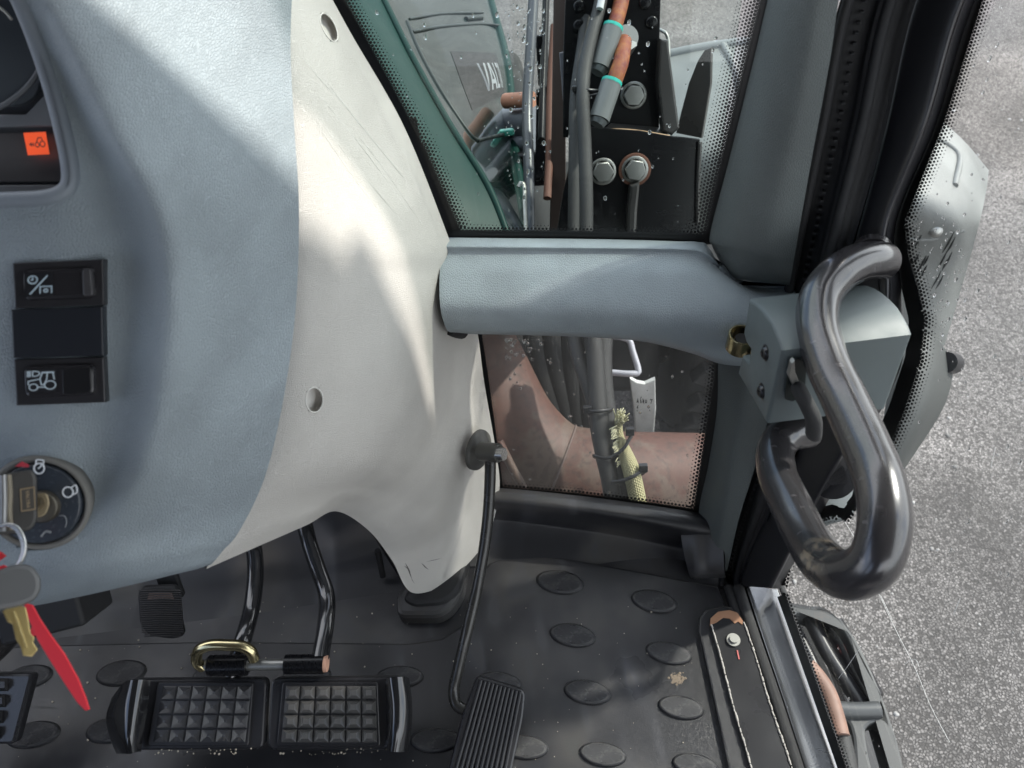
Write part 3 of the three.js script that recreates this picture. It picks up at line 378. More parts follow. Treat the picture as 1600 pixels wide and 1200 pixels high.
  const cowl = [
    [[438, -90, .60], [446, -90, .602], [452, -90, .605], [457, -90, .61], [462, -90, .615], [466, -90, .62], [469, -90, .622], [472, -90, .625]],
    [[428, 50, .578], [453, 50, .58], [473, 50, .588], [493, 50, .6], [512, 50, .613], [528, 49, .625], [536, 48, .632], [545, 46, .64]],
    [[430, 200, .563], [463, 200, .567], [498, 200, .58], [533, 200, .6], [566, 198, .625], [597, 196, .648], [614, 195, .66], E(630, 195)],
    [[437, 365, .55], [480, 365, .556], [530, 365, .578], [580, 365, .61], [625, 365, .65], [663, 365, .688], [682, 365, .71], E(699, 366)],
    [[437, 430, .545], [480, 430, .553], [533, 430, .578], [585, 430, .613], [629, 430, .655], [664, 430, .695], [692, 430, .735], E(717, 425)],
    [[433, 500, .545], [480, 500, .553], [535, 500, .58], [590, 500, .62], [632, 500, .662], [665, 500, .705], [705, 500, .765], E(742, 497)],
    [[415, 605, .54], [470, 605, .55], [530, 605, .58], [590, 605, .625], [637, 605, .675], [685, 605, .755], [722, 603, .81], E(757, 600)],
    [[385, 730, .535], [450, 725, .55], [520, 720, .59], [585, 715, .645], [640, 715, .71], [695, 715, .79], [737, 708, .845], E(774, 700)],
    [[350, 820, .535], [420, 800, .56], [495, 778, .61], [560, 765, .675], [618, 780, .75], [672, 805, .815], [727, 795, .875], E(780, 768)],
    [[337, 862, .537], [410, 832, .567], [487, 803, .617], [538, 786, .69], [595, 812, .765], [643, 850, .83], [700, 862, .88], [757, 848, .925]],
    [[322, 889, .54], [400, 855, .575], [478, 821, .63], [525, 799, .70], [575, 828, .775], [612, 875, .835], [642, 925, .88], [695, 918, .9]],
  ];
  const s1 = (x, y) => Math.hypot((x - 491) / 13.5, (y - 625) / 19.5) < 1, s2 = (x, y) => { const a = x - 514, b = y - 43; return Math.hypot((a * 0.9 - b * 0.43) / 10, (a * 0.43 + b * 0.9) / 24) < 1; };
  const gr = [[736, 730], [726, 790], [708, 850], [690, 900]];
  const groove = (x, y) => { let best = 99; for (let k = 0; k < 3; k++) { const [a, b] = [gr[k], gr[k + 1]], t = clamp(((x - a[0]) * (b[0] - a[0]) + (y - a[1]) * (b[1] - a[1])) / ((b[0] - a[0]) ** 2 + (b[1] - a[1]) ** 2)); best = Math.min(best, Math.hypot(x - mix(a[0], b[0], t), y - mix(a[1], b[1], t))); } return y > 725 && y < 915 ? 0.004 * Math.exp(-((best / 5) ** 2)) : 0; };
  const cw = part(con, 'side_cowl', sheet(cowl, 150, 190, { thick: 0.0035, hole: (x, y) => s1(x, y) || s2(x, y), bump: groove }), M.white);
  const cup = (cx, cy, rx, ry, rot, dd) => {
    const ring = (k, dp) => Array.from({ length: 28 }, (_, i) => { const a = i / 28 * Math.PI * 2, ex = Math.cos(a) * rx * k, ey = Math.sin(a) * ry * k, x = cx + ex * Math.cos(rot) - ey * Math.sin(rot), y = cy + ex * Math.sin(rot) + ey * Math.cos(rot); return P(x, y, surfaceD(cowl, x, y) + dp); });
    const a = ring(1.0, 0.0), b = ring(0.97, dd), g = []; for (let i = 0; i < 28; i++) { const j = (i + 1) % 28; g.push(quad(a[i], a[j], b[j], b[i])); }
    const c = b.reduce((s, q) => s.add(q), V(0, 0, 0)).multiplyScalar(1 / 28); for (let i = 0; i < 28; i++) g.push(quad(b[i], b[(i + 1) % 28], c, c)); for (const q of g) q.deleteAttribute('normal'); const m = join(g); m.computeVertexNormals();
    const h = part(cw, 'screw_recess', [m, rod(a, 0.0006, { n: 56, m: 10, closed: true })], std(lin(0.6, 0.58, 0.54), 0.5, { side: THREE.DoubleSide }));
  };
  cup(491, 625, 13.5, 19.5, 0, 0.012); cup(514, 43, 10, 24, -0.45, 0.012);
  // scuffs where boots brush the toe, and the fine streaks left by wiping
  const R = rng(31), sc = []; for (const [x0, y0, x1, y1, w] of [[632, 880, 642, 902, 1.6], [640, 895, 646, 912, 1], [657, 880, 668, 890, 1.3], [665, 878, 690, 872, 0.9], [630, 884, 637, 890, 0.8]]) sc.push(rod([0, 0.3, 0.6, 1].map((t) => { const x = mix(x0, x1, t) + R() * 2, y = mix(y0, y1, t); return P(x, y, surfaceD(cowl, x, y) - 0.0001); }), (t) => 0.0007 * w * Math.sin(Math.PI * clamp(t, 0.05, 0.95)), { n: 12, m: 6, flat: 0.3 }));
  part(cw, 'scuff_mark', sc, std(lin(0.12, 0.11, 0.1), 0.8));
  const st = []; for (const [x0, y0, x1, y1] of [[462, 62, 686, 352], [470, 110, 640, 330], [466, 160, 610, 350], [560, 215, 690, 385], [475, 90, 560, 195], [500, 185, 655, 385]]) st.push(rod([0, 0.25, 0.5, 0.75, 1].map((t) => { const x = mix(x0, x1, t) + Math.sin(t * 5 + x0) * 3, y = mix(y0, y1, t); return P(x, y, surfaceD(cowl, x, y) - 0.0001); }), 0.00018, { n: 24, m: 6 }));
  part(cw, 'wiping_streak', st, std(lin(0.74, 0.73, 0.7), 0.35));
  part(con, 'foot_boot', plate([[618, 962], [620, 925], [640, 905], [690, 900], [718, 845], [735, 850], [722, 925], [705, 950], [685, 962]].map(([x, y]) => onY(x, y, 0.022)).reverse(), V(0, 1, 0), 0.03, { bevel: 0.006, round: 0.012 }), M.rubber);
  part(con, 'boot_collar', plate([[628, 935], [640, 915], [690, 905], [722, 860], [734, 868], [716, 925], [692, 942], [645, 945]].map(([x, y]) => onY(x, y, 0.028)).reverse(), V(0, 1, 0), 0.02, { bevel: 0.005, round: 0.01 }), M.blackMatt);
  part(con, 'column_bracket', [boxAt(P(88, 950, .66), V(0.1, 0.7, 0.7), V(0, 1, 0), 0.07, 0.03, 0.06, 0.004), rod([P(440, 700, .72), P(560, 780, .86), P(640, 900, .95)], 0.012, { n: 20, m: 10 }), rod([P(590, 860, .9), P(598, 900, .93)], 0.004, { n: 8, m: 8 })], M.blackMatt);
}
function onPlane(x, y, n, o, up = 0) { return P(x, y, hit(x, y, n, n.dot(o) + up)); }
function surfaceD(rows, x, y) {         // depth of a measured shell under a pixel
  let best = 1e9, s = 0.5, t = 0.5; const at = (a, b) => surfaceAt(rows, a, b);
  for (let i = 0; i <= 20; i++) for (let j = 0; j <= 20; j++) { const q = at(i / 20, j / 20), e = (q[0] - x) ** 2 + (q[1] - y) ** 2; if (e < best) { best = e; s = i / 20; t = j / 20; } }
  let h = 0.025; for (let k = 0; k < 40; k++) { let moved = false; for (const [a, b] of [[h, 0], [-h, 0], [0, h], [0, -h]]) { const u = clamp(s + a), v = clamp(t + b), q = at(u, v), e = (q[0] - x) ** 2 + (q[1] - y) ** 2; if (e < best) { best = e; s = u; t = v; moved = true; } } if (!moved) h *= 0.6; }
  return at(s, t)[2];
}

// keys
{
  const key = thing('ignition_key', 'black headed ignition key turned in the dash lock', 'key', P(30, 785, .43));
  const n = CAM.clone().sub(P(30, 785, .43)).normalize(), at = (x, y, d = .422) => onPlane(x, y, n, P(30, 785, d));
  const hd = part(key, 'key_head', plate([[-45, 742], [20, 738], [50, 733], [58, 744], [59, 812], [50, 828], [20, 835], [-45, 838]].map(([x, y]) => at(x, y)), n, 0.008, { bevel: 0.002, round: 0.005 }), std(lin(0.035, 0.032, 0.028), 0.55, { roughnessMap: rep(roughT, 0.03) }));
  part(key, 'worn_edge', rod([[13, 742], [15, 770], [14, 800], [17, 828]].map(([x, y]) => at(x, y, .4185)), 0.0016, { n: 20, m: 10 }), std(lin(0.22, 0.19, 0.14), 0.5));
  part(key, 'metal_edge', rod([[5, 742], [6, 780], [5, 830]].map(([x, y]) => at(x, y, .417)), 0.0018, { n: 20, m: 10 }), std(lin(0.3, 0.3, 0.3), 0.35, { metalness: 0.6 }));
  const emb = canvas(128, 192, (x, w, h) => { x.fillStyle = '#37322b'; x.fillRect(0, 0, w, h); x.strokeStyle = '#8a775a'; x.lineWidth = 8; x.strokeRect(10, 10, w - 20, h - 20); x.save(); x.translate(w / 2, h / 2); x.rotate(Math.PI / 2); x.fillStyle = '#8a775a'; x.font = 'bold 38px sans-serif'; x.textAlign = 'center'; x.textBaseline = 'middle'; x.fillText('VALTRA', 0, 0, 150); x.restore(); });
  part(hd, 'embossed_name', quad(at(30, 763, .4216), at(55, 759, .4216), at(57, 797, .4216), at(32, 801, .4216)), new THREE.MeshStandardMaterial({ map: emb, roughness: 0.6 }));
  part(key, 'key_shaft', [cyl(at(50, 785, .427), at(66, 788, .444), 0.0042, 0.0042), plate([[52, 772], [74, 768], [79, 786], [72, 806], [54, 810]].map(([x, y]) => at(x, y, .4345)), n, 0.004, { bevel: 0.001, round: 0.003 })], std(lin(0.2, 0.16, 0.1), 0.4, { metalness: 0.8 }));
  const ring = thing('key_ring', 'thin silver split ring hanging from the key in the lock', 'key ring', P(30, 860, .42));
  const rp = [[24, 822], [33, 832], [39, 850], [37, 868], [27, 885], [8, 897], [-14, 898], [-30, 884], [-30, 850], [-10, 828], [10, 820]];
  part(ring, 'wire', [rod(rp.map(([x, y]) => P(x, y, .409)), 0.0011, { n: 70, m: 8, closed: true }), rod(rp.map(([x, y]) => P(x - 2.5, y + 1.5, .4115)), 0.0011, { n: 70, m: 8, closed: true })], M.steel);
  const sp = thing('spare_key', 'worn grey headed spare key with brass blade hanging on the ring', 'key', P(30, 940, .405));
  const n2 = CAM.clone().sub(P(30, 940, .405)).normalize().add(V(0.1, 0.1, 0)).normalize(), a2 = (x, y, d = .402) => onPlane(x, y, n2, P(30, 930, d));
  part(sp, 'key_head', plate([[-40, 905], [-10, 893], [25, 880], [50, 882], [64, 900], [65, 920], [55, 938], [30, 948], [-10, 955], [-40, 962]].map(([x, y]) => a2(x, y)), n2, 0.0075, { bevel: 0.0026, round: 0.006 }), std(lin(0.1, 0.1, 0.1), 0.5, { roughnessMap: rep(roughT, 0.03) }));
  part(sp, 'key_blade', [plate([[4, 955], [12, 972], [20, 975], [25, 1000], [32, 1010], [36, 1024], [50, 1026], [59, 1015], [52, 1004], [54, 996], [48, 990], [44, 965], [40, 948], [20, 945]].map(([x, y]) => a2(x, y, .4055)), n2, 0.0022, { bevel: 0.0004 }), rod([a2(22, 955, .4032), a2(33, 985, .4032), a2(42, 1012, .4032)], 0.0006, { n: 8, m: 6 })], M.keyBrass);
  const tag = thing('key_tag', 'long pointed bright red plastic tag hanging behind the spare key', 'key tag', P(90, 1010, .42));
  const n3 = V(0.05, 0.75, 0.65).normalize(), a3 = (x, y) => onPlane(x, y, n3, P(80, 1000, .43));
  const TG = [[36, 942], [50, 946], [62, 968], [78, 992], [100, 1022], [122, 1062], [134, 1092], [139, 1109], [133, 1111], [120, 1098], [100, 1068], [76, 1030], [58, 1000], [44, 968]];
  part(tag, 'strap', plate(TG.map(([x, y]) => a3(x, y)), n3, 0.0016, { bevel: 0.0006 }), M.red);
  part(tag, 'strap_end', plate([[47, 985], [52, 972], [58, 988], [50, 998]].map(([x, y]) => onPlane(x, y, n3, P(80, 1000, .436))), n3, 0.001, { bevel: 0.0003 }), M.red);
  part(tag, 'strap_end', plate([[-30, 872], [0, 862], [10, 870], [-4, 880], [-30, 884]].map(([x, y]) => P(x, y, .415)), n, 0.0012, { bevel: 0.0004 }), M.red);
  part(tag, 'strap_end', plate([[-30, 895], [6, 884], [18, 892], [0, 908], [-30, 915]].map(([x, y]) => P(x, y, .416)), n, 0.0012, { bevel: 0.0004 }), M.red);
}

// ================================================================== cab front: cross beam, corner pillar, panes
const FN = (l, offs) => l.map(([x, y], k) => [x, y, FPd(x, y, Array.isArray(offs) ? offs[k] : offs)]);
{
  const beam = thing('cross_beam', 'padded blue grey cross beam between windscreen and lower window', 'beam', onF(900, 440));
  const cols = [
    [[697, 371], [695, 384], [692, 396], [687, 430], [688, 480], [697, 513], [706, 520], [715, 522]],
    [[790, 372], [790, 385], [790, 396], [790, 430], [790, 483], [790, 515], [790, 521], [790, 523]],
    [[900, 373], [900, 386], [900, 396], [900, 430], [900, 485], [900, 518], [900, 524], [900, 526]],
    [[1000, 375], [1000, 387], [1000, 397], [1000, 430], [1000, 488], [1000, 523], [1000, 531], [1000, 533]],
    [[1060, 377], [1060, 388], [1062, 399], [1062, 432], [1065, 495], [1073, 538], [1078, 549], [1080, 552]],
    [[1090, 378], [1094, 391], [1098, 404], [1106, 440], [1108, 503], [1112, 552], [1115, 563], [1117, 566]],
    [[1108, 386], [1116, 405], [1124, 420], [1146, 452], [1148, 510], [1148, 558], [1148, 569], [1149, 573]],
    [[1140, 438], [1150, 442], [1165, 447], [1190, 465], [1185, 512], [1178, 558], [1176, 570], [1175, 575]],
    [[1240, 443], [1242, 447], [1244, 452], [1240, 470], [1222, 515], [1205, 560], [1202, 572], [1200, 580]],
  ];
  const offs = [0.004, 0.024, 0.026, 0.05, 0.075, 0.068, 0.045, 0.012];
  const rows = offs.map((o, k) => cols.map((c) => [c[k][0], c[k][1], FPd(c[k][0], c[k][1], o)]));
  part(beam, 'padded_cover', sheet(rows, 110, 60, { thick: 0.004 }), M.grey);
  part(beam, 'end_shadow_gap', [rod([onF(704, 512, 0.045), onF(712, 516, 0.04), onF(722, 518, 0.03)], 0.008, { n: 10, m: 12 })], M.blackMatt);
  part(beam, 'steel_core', plate([[690, 385], [1110, 392], [1120, 540], [1000, 515], [700, 508]].map(([x, y]) => onF(x, y, 0.010)), NF, 0.004), M.blackMatt);
}
const up0 = onF(1262, 100, 0.03).sub(onF(1205, 400, 0.03)).normalize();   // the pillar's lean
const toY = (p, y) => p.clone().addScaledVector(up0, (y - p.y) / up0.y);
{
  const pil = thing('corner_pillar', 'grey green trimmed corner pillar with black rubber door seal and brass striker loop', 'pillar', onY(1122, 900));
  const o5 = [0.004, 0.022, 0.046, 0.058, 0.05];
  const rad = (x0, y) => 980 + (x0 - 980) * (1640 - y) / 1640, upRow = (y) => FN([1201, 1212, 1240, 1280, 1313].map((x) => [rad(x, y) - y * 0.22, y]), o5);
  const upper = [ upRow(-1500), upRow(-1000), upRow(-700), upRow(-420), upRow(-220),
    FN([[1216, -60], [1226, -60], [1252, -60], [1290, -60], [1325, -60]], o5), FN([[1176, 100], [1187, 100], [1218, 100], [1258, 100], [1296, 100]], o5),
    FN([[1139, 250], [1150, 250], [1182, 250], [1226, 250], [1268, 250]], o5), FN([[1110, 362], [1121, 364], [1153, 366], [1199, 370], [1246, 374]], o5),
    FN([[1113, 385], [1125, 392], [1154, 400], [1197, 406], [1240, 410]], o5), FN([[1128, 415], [1138, 426], [1160, 433], [1196, 438], [1234, 441]], [0.004, 0.02, 0.04, 0.05, 0.046]), FN([[1134, 425], [1142, 434], [1162, 438], [1196, 443], [1232, 446]], [0, 0.008, 0.012, 0.016, 0.016]),
  ];
  part(pil, 'upper_trim', sheet(upper, 60, 160), M.trim);
  const lowTop = [[1122, 560], [1138, 566], [1168, 575], [1215, 590]];
  const lower = [FN(lowTop, [0.004, 0.02, 0.04, 0.045]), FN([[1120, 640], [1134, 640], [1160, 642], [1203, 645]], [0.004, 0.02, 0.04, 0.045]), FN([[1106, 730], [1120, 730], [1142, 732], [1178, 735]], [0.004, 0.02, 0.04, 0.045]), FN([[1092, 800], [1108, 800], [1128, 803], [1156, 806]], [0.004, 0.02, 0.045, 0.055]), [[1095, 885, .93], [1105, 885, .905], [1118, 888, .895], [1136, 892, .885]]];
  part(pil, 'lower_trim', sheet(lower, 30, 60), M.trim);
  // rubber door seal: flat lip, ribbed band, round bulb
  const ext = (l) => [[-1500], [-1000], [-700], [-420], [-200]].map(([y]) => [rad(l[0][0], y) - y * 0.2, y]).concat(l);
  const L = ext([[1313, 0], [1275, 190], [1240, 370], [1226, 445], [1197, 640], [1160, 765], [1125, 885], [1124, 915]]), Rr = ext([[1432, 0], [1384, 200], [1334, 375], [1313, 450], [1262, 640], [1212, 775], [1166, 915], [1170, 938]]);
  const dl = (p, k) => Math.min(FPd(p[0], p[1], 0.03), p[1] > 870 ? hit(p[0], p[1], V(0, 1, 0), 0.004) : 9), dr = (p, k) => p[1] > 910 ? hit(p[0], p[1], V(0, 1, 0), 0.004) : DPd(p[0], p[1], -0.045);
  const band = L.map((a, k) => [0, 0.12, 0.2, 0.45, 0.55, 0.8, 0.9, 1].map((t) => { const b = Rr[k]; return [mix(a[0], b[0], t), mix(a[1], b[1], t), mix(dl(a, k), dr(b, k), t) + [0.002, 0.0, 0.006, 0.006, 0.0, 0.001, 0.008, 0.008][[0, 0.12, 0.2, 0.45, 0.55, 0.8, 0.9, 1].indexOf(t)]]; }));
  const sl = part(pil, 'door_seal', sheet(band, 40, 150, { thick: 0.006 }), M.seal);
  const line = (t, lift) => L.map((a, k) => { const b = Rr[k]; return P(mix(a[0], b[0], t), mix(a[1], b[1], t), mix(dl(a, k), dr(b, k), t) - lift); });
  part(sl, 'seal_bulb', [rod(line(0.66, 0.001), 0.0045, { n: 90, m: 14 }), rod(line(0.1, 0.0), 0.004, { n: 90, m: 10 })], M.seal);
  const rb = []; { const c = new THREE.CatmullRomCurve3(line(0.33, -0.002), false, 'centripetal'); for (let k = 2; k < 140; k++) { const q = c.getPointAt(k / 142), a = c.getTangentAt(k / 142), w = V(1, 0, 0.5).normalize(); rb.push(boxAt(q, a, w, 0.009, 0.003, 0.0022, 0.0008)); } }
  const rr = part(sl, 'seal_rib', rb, M.seal); rr.userData.kind = 'stuff';
  // brass striker loop
  const c = P(1158, 533, 0.665), U = V(0.05, 1, 0.05).normalize(), band2 = new THREE.LatheGeometry([[0.0105, -0.0085], [0.0125, -0.0085], [0.0125, 0.0085], [0.0105, 0.0085], [0.0105, -0.0085]].map(([r, h]) => new THREE.Vector2(r, h)), 40).rotateX(Math.PI / 2);
  part(pil, 'striker_loop', [band2.applyMatrix4(frame(c, U, V(0, 0, 1))), boxAt(c.clone().add(V(0.03, 0.0, 0.008)), U, V(0, 0, 1), 0.05, 0.006, 0.016, 0.001)], M.brass);
  part(pil, 'striker_pin', cyl(c.clone().addScaledVector(U, -0.012), c.clone().addScaledVector(U, 0.004), 0.006), M.blackMatt);
}
const drops = (n, seed, pick, place, nrm, r0, r1) => {      // rain: flattened beads on the pane
  const R = rng(seed), out = []; let tries = 0;
  while (out.length < n && tries++ < n * 30) { const [x, y] = pick(R), q = place(x, y); if (!q) continue; const s = mix(r0, r1, R() ** 4), g = new THREE.SphereGeometry(s, 8, 6); g.scale(1, 1 + R() * 0.6, 0.5); g.applyMatrix4(frame(q, nrm)); out.push(g); }
  return out;
};
{
  const ws = thing('windscreen', 'rain spotted front windscreen pane with dotted black border', 'windscreen', onF(900, 375));
  const topY = 1.0, lean = (px, py) => toY(onF(px, py), topY), tl = onF(545, 20);
  const pane = [onF(1108, 378), toY(onF(1108, 378), topY), V(-0.55, topY, (CF + 0.252 * -0.55 - 0.244 * topY) / 0.968), onF(500, -40), onF(690, 378)];
  part(ws, 'pane', plate(pane, NF, 0.004, { bevel: 0 }), M.screen);
  const pf = (x, y) => onF(x, y, 0.0016), Lf = [[478, -80], [520, 0], [590, 128], [650, 240], [690, 335], [704, 366]], Bf = [[700, 371], [800, 372], [900, 373], [1000, 375], [1070, 377], [1112, 378]], Rf = [[1113, 380], [1140, 250], [1176, 100], [1201, 0], [1221, -80]];
  part(ws, 'dotted_border', [...frit(Lf, pf, -1, 14, 26, { inner: 6 }), ...frit(Bf, pf, -1, 9, 17, { inner: 4 }), ...frit(Rf, pf, -1, 10, 42, { inner: 5 })], M.frit);
  const ok = inside([[545, 5], [1195, 5], [1110, 355], [705, 355]]), dr = drops(230, 11, (R) => R() < 0.45 ? [790 + R() * 60, R() ** 1.5 * 330] : [560 + R() * 620, R() * 350], (x, y) => ok(x, y) && onF(x, y, 0), NF, 0.0005, 0.0019);
  const d = part(ws, 'raindrop', dr, M.water); d.userData.kind = 'stuff';
  const lw = thing('lower_window', 'small lower front window pane under the cross beam', 'window', onF(930, 780));
  part(lw, 'pane', plate([onF(735, 480), onF(1140, 480), onF(1132, 560), onF(1095, 812), onF(770, 775)].reverse(), NF, 0.004, { bevel: 0 }), M.glass);
  part(lw, 'dust_film', plate([onF(745, 500, 0.001), onF(1125, 520, 0.001), onF(1118, 600, 0.001), onF(1090, 800, 0.001), onF(772, 768, 0.001)].reverse(), NF, 0.0004, { bevel: 0 }), new THREE.MeshStandardMaterial({ color: lin(0.3, 0.29, 0.27), roughness: 1, transparent: true, opacity: 0.1 }));
  const L2 = [[742, 490], [753, 560], [766, 650], [782, 775]], R2 = [[1094, 812], [1098, 790], [1110, 710], [1128, 600], [1136, 520]], B2 = [[780, 772], [900, 782], [1000, 794], [1094, 808]];
  part(lw, 'dotted_border', [...frit(L2, pf, -1, 2, 12, { inner: 6 }), ...frit(R2, pf, -1, 10, 22, { inner: 18 }), ...frit(B2, pf, -1, 8, 14, { inner: 8 })], M.frit);
  const ok2 = inside([[775, 528], [1010, 535], [1110, 575], [1085, 780], [790, 760]]), dr2 = drops(190, 12, (R) => R() < 0.6 ? [790 + R() * R() * 170, 528 + R() * R() * 100] : [780 + R() * 330, 530 + R() * 240], (x, y) => ok2(x, y) && onF(x, y, 0), NF, 0.0005, 0.0019);
  const e = part(lw, 'raindrop', dr2, M.water); e.userData.kind = 'stuff';
}

// ================================================================== door
const door = thing('cab_door', 'glazed cab door with black frame, grey latch box and bent black grab handle', 'door', onD(1215, 925));
{
  const dp = (x, y, o = 0) => [x, y, DPd(x, y, o)];
  // glass to the rear and up to the roof
  const g = (y, z) => V(CD + 0.17 * y, y, z);
  part(door, 'door_glass', plate([g(0.02, -0.42), g(0.02, 0.75), g(1.0, 0.75), g(1.0, -0.5), g(0.45, -0.53)].reverse(), ND, 0.004, { bevel: 0 }), M.glass);
  // frame: face of the stile, from the roof to the sill
  const ext = (l) => [-1500, -1000, -700, -420, -200].map((y) => [980 + (l[0][0] - 980) * (1640 - y) / 1640 - y * 0.2, y]).concat(l);
  const Lq = ext([[1432, 0], [1384, 200], [1334, 375], [1313, 450], [1262, 640], [1212, 775], [1166, 915]]), Rq = ext([[1524, 0], [1464, 190], [1400, 350], [1408, 450], [1405, 580], [1290, 790], [1218, 920]]);
  const fr = Lq.map((a, k) => { const b = Rq[k]; return [0, 0.08, 0.16, 0.75, 0.85, 0.93, 1].map((t, i) => { const x = mix(a[0] - 16, b[0], t), y = mix(a[1], b[1], t); return [x, y, DPd(x, y, [-0.03, -0.035, -0.036, -0.03, -0.02, -0.011, -0.003][i])]; }); });
  part(door, 'door_frame', sheet(fr, 40, 150, { thick: 0.008 }), std(lin(0.02, 0.02, 0.022), 0.5, { roughnessMap: rep(scuffT, 0.3) }));
  // header and stile above the frame of the picture, sill rail below
  part(door, 'door_header', [boxAt(V(CD + 0.17 - 0.01, 1.0, 0.12), V(0, 0, 1), V(0, 1, 0), 0.04, 0.07, 1.3, 0.008)], M.blackPlastic);
  const sr = [[[1166, 917], [1215, 921]], [[1188, 985], [1240, 990]], [[1225, 1095], [1277, 1100]], [[1262, 1210], [1318, 1215]]];
  const sd = (x, y, h) => [x, y, hit(x, y, V(0, 1, 0), h)];
  const sillRows = [...sr, [[1330, 1420], [1395, 1425]]].map(([a, b]) => [sd(a[0] - 16, a[1], 0.002), sd(a[0] - 3, a[1], 0.004), sd(a[0] - 1, a[1], 0.013), sd(a[0] + 3, a[1], 0.015), sd(a[0] + 20, a[1], 0.015), sd(b[0] - 4, b[1], 0.015), sd(b[0], b[1], 0.012), sd(b[0] + 1, b[1], -0.01)]);
  part(door, 'sill_rail', sheet(sillRows, 40, 40, { thick: 0.006 }), M.sill);
  const off = (k, h) => [...sr, [[1330, 1420], [1395, 1425]]].map(([a, b]) => onY((k < 0 ? a[0] : b[0]) + k, a[1], h));
  part(door, 'sill_seal', [rod(off(-13, 0.012), 0.007, { n: 40, m: 12 }), rod(off(-28, 0.008), 0.006, { n: 40, m: 12 }), rod(off(6, 0.004), 0.0035, { n: 40, m: 12 })], M.seal);
  // dotted black border of the glass
  const edge = [[1546, -80], [1524, 0], [1464, 190], [1402, 345], [1408, 400], [1424, 455], [1434, 500], [1428, 560], [1402, 640], [1375, 700]], pd = (x, y) => onD(x, y, -0.002);
  part(door, 'dotted_border', [...frit(edge, pd, -1, 8, 26, { inner: 14 }), ...frit([[1375, 700], [1352, 740], [1342, 780], [1322, 806], [1300, 800], [1280, 806], [1250, 828], [1229, 868], [1220, 915]], pd, -1, 3, 14, { inner: 12 }), ...frit([[1222, 930], [1270, 1065], [1310, 1180], [1322, 1215]], pd, -1, 2, 14, { inner: 8 })], M.frit);
  part(door, 'handle_mount', [rod([onD(1300, 745, -0.012), onD(1302, 745, 0.0)], 0.022, { n: 4, m: 24 }), cyl(onD(1302, 740, -0.02), onD(1302, 740, -0.005), 0.011)], M.blackPlastic);
  // latch box: profile across the door, run out to the frame
  const x0 = 0.205, q = (x, y) => { const w = onX(x, y, x0); return new THREE.Vector2(-w.z, w.y); };
  const pr = [[1175, 467], [1184, 472], [1193, 480], [1202, 491], [1210, 503], [1217, 518], [1223, 533], [1227, 547], [1202, 661], [1180, 622], [1157, 583], [1164, 555], [1175, 567], [1177, 545], [1170, 535], [1166, 520]].map(([x, y]) => q(x, y)), s = new THREE.Shape(pr.reverse());
  const run = 0.093, bg = new THREE.ExtrudeGeometry(s, { depth: run, bevelEnabled: true, bevelThickness: 0.0025, bevelSize: 0.0025, bevelOffset: -0.0025, bevelSegments: 3, steps: 1 });
  bg.applyMatrix4(new THREE.Matrix4().makeBasis(V(0, 0, -1), V(0, 1, 0), V(1, 0, 0)).setPosition(x0, 0, 0));
  const bgs = toCreasedNormals(bg, 0.55);
  const bx = part(door, 'latch_box', bgs, M.box);
  for (const [x, y] of [[1197, 552], [1191, 612]]) {
    const c = onX(x, y, x0 - 0.0025), f = frame(c, V(-1, 0, 0.05)), scr = part(bx, 'screw', [lathe([[0, 0.0035], [0.0035, 0.0032], [0.0052, 0.0018], [0.0056, -0.001]], 24).applyMatrix4(f), lathe([[0.0056, 0.0002], [0.0074, 0.0002], [0.0076, -0.001]], 24).applyMatrix4(f), ...[0, 1, 2].map((k) => new THREE.BoxGeometry(0.0046, 0.0012, 0.0006).rotateZ(k * Math.PI / 3).translate(0, 0, 0.0036).applyMatrix4(f))], M.blackPlastic);
  }
  const nb = onX(1227, 547, x0).sub(onX(1202, 661, x0)), nB = V(1, 0, 0).cross(nb).normalize(); if (nB.z < 0) nB.negate(); const oB = onX(1227, 547, x0), fb = (x, y, u = 0) => onPlane(x, y, nB, oB, u);
  part(bx, 'lever_slot', plate([[1230, 585], [1236, 566], [1246, 560], [1256, 565], [1260, 578], [1258, 606], [1240, 628], [1226, 624]].map(([x, y]) => fb(x, y, 0.004)), nB, 0.001, { bevel: 0.0002, round: 0.002 }), M.darkGap);
  const lv = part(door, 'latch_lever', rod([fb(1242, 598, 0.006), fb(1250, 612, 0.012), fb(1262, 634, 0.02), fb(1271, 655, 0.024), fb(1271, 684, 0.024)], (t) => 0.0068 + 0.0004 * Math.sin(t * 3) - (t < 0.06 ? 0.002 * (1 - t / 0.06) : t > 0.94 ? 0.0025 * (t - 0.94) / 0.06 : 0), { n: 40, m: 18, flat: 0.8 }), std(lin(0.032, 0.032, 0.032), 0.55, { bumpMap: rep(fineT, 0.08), bumpScale: 0.0003 }));
  part(lv, 'lever_stub', plate([[1232, 588], [1237, 568], [1242, 564], [1243, 582], [1250, 600], [1240, 606]].map(([x, y]) => fb(x, y, 0.009)), nB, 0.005, { bevel: 0.0006 }), M.zinc);
  // bent tube grab handle
  const hp = [[1378, 408, .615], [1366, 407, .605], [1340, 411, .595], [1310, 428, .585], [1283, 462, .575], [1277, 508, .56], [1291, 562, .542], [1320, 625, .52], [1352, 695, .492], [1376, 760, .468], [1382, 822, .455], [1366, 877, .456], [1330, 899, .47], [1290, 882, .5], [1262, 842, .535], [1236, 790, .572], [1214, 738, .61], [1213, 700, .632], [1228, 680, .64], [1262, 672, .652]];
  const hg = rod(hp.map(([x, y, d]) => P(x, y, d)), 0.0158, { n: 180, m: 28 }), hu = hg.attributes.uv; let hl = 0; for (let i = 0; i < hu.count; i++) hl = Math.max(hl, hu.getX(i)); for (let i = 0; i < hu.count; i++) hu.setXY(i, hu.getX(i) / hl, hu.getY(i) / (2 * Math.PI * 0.0158));
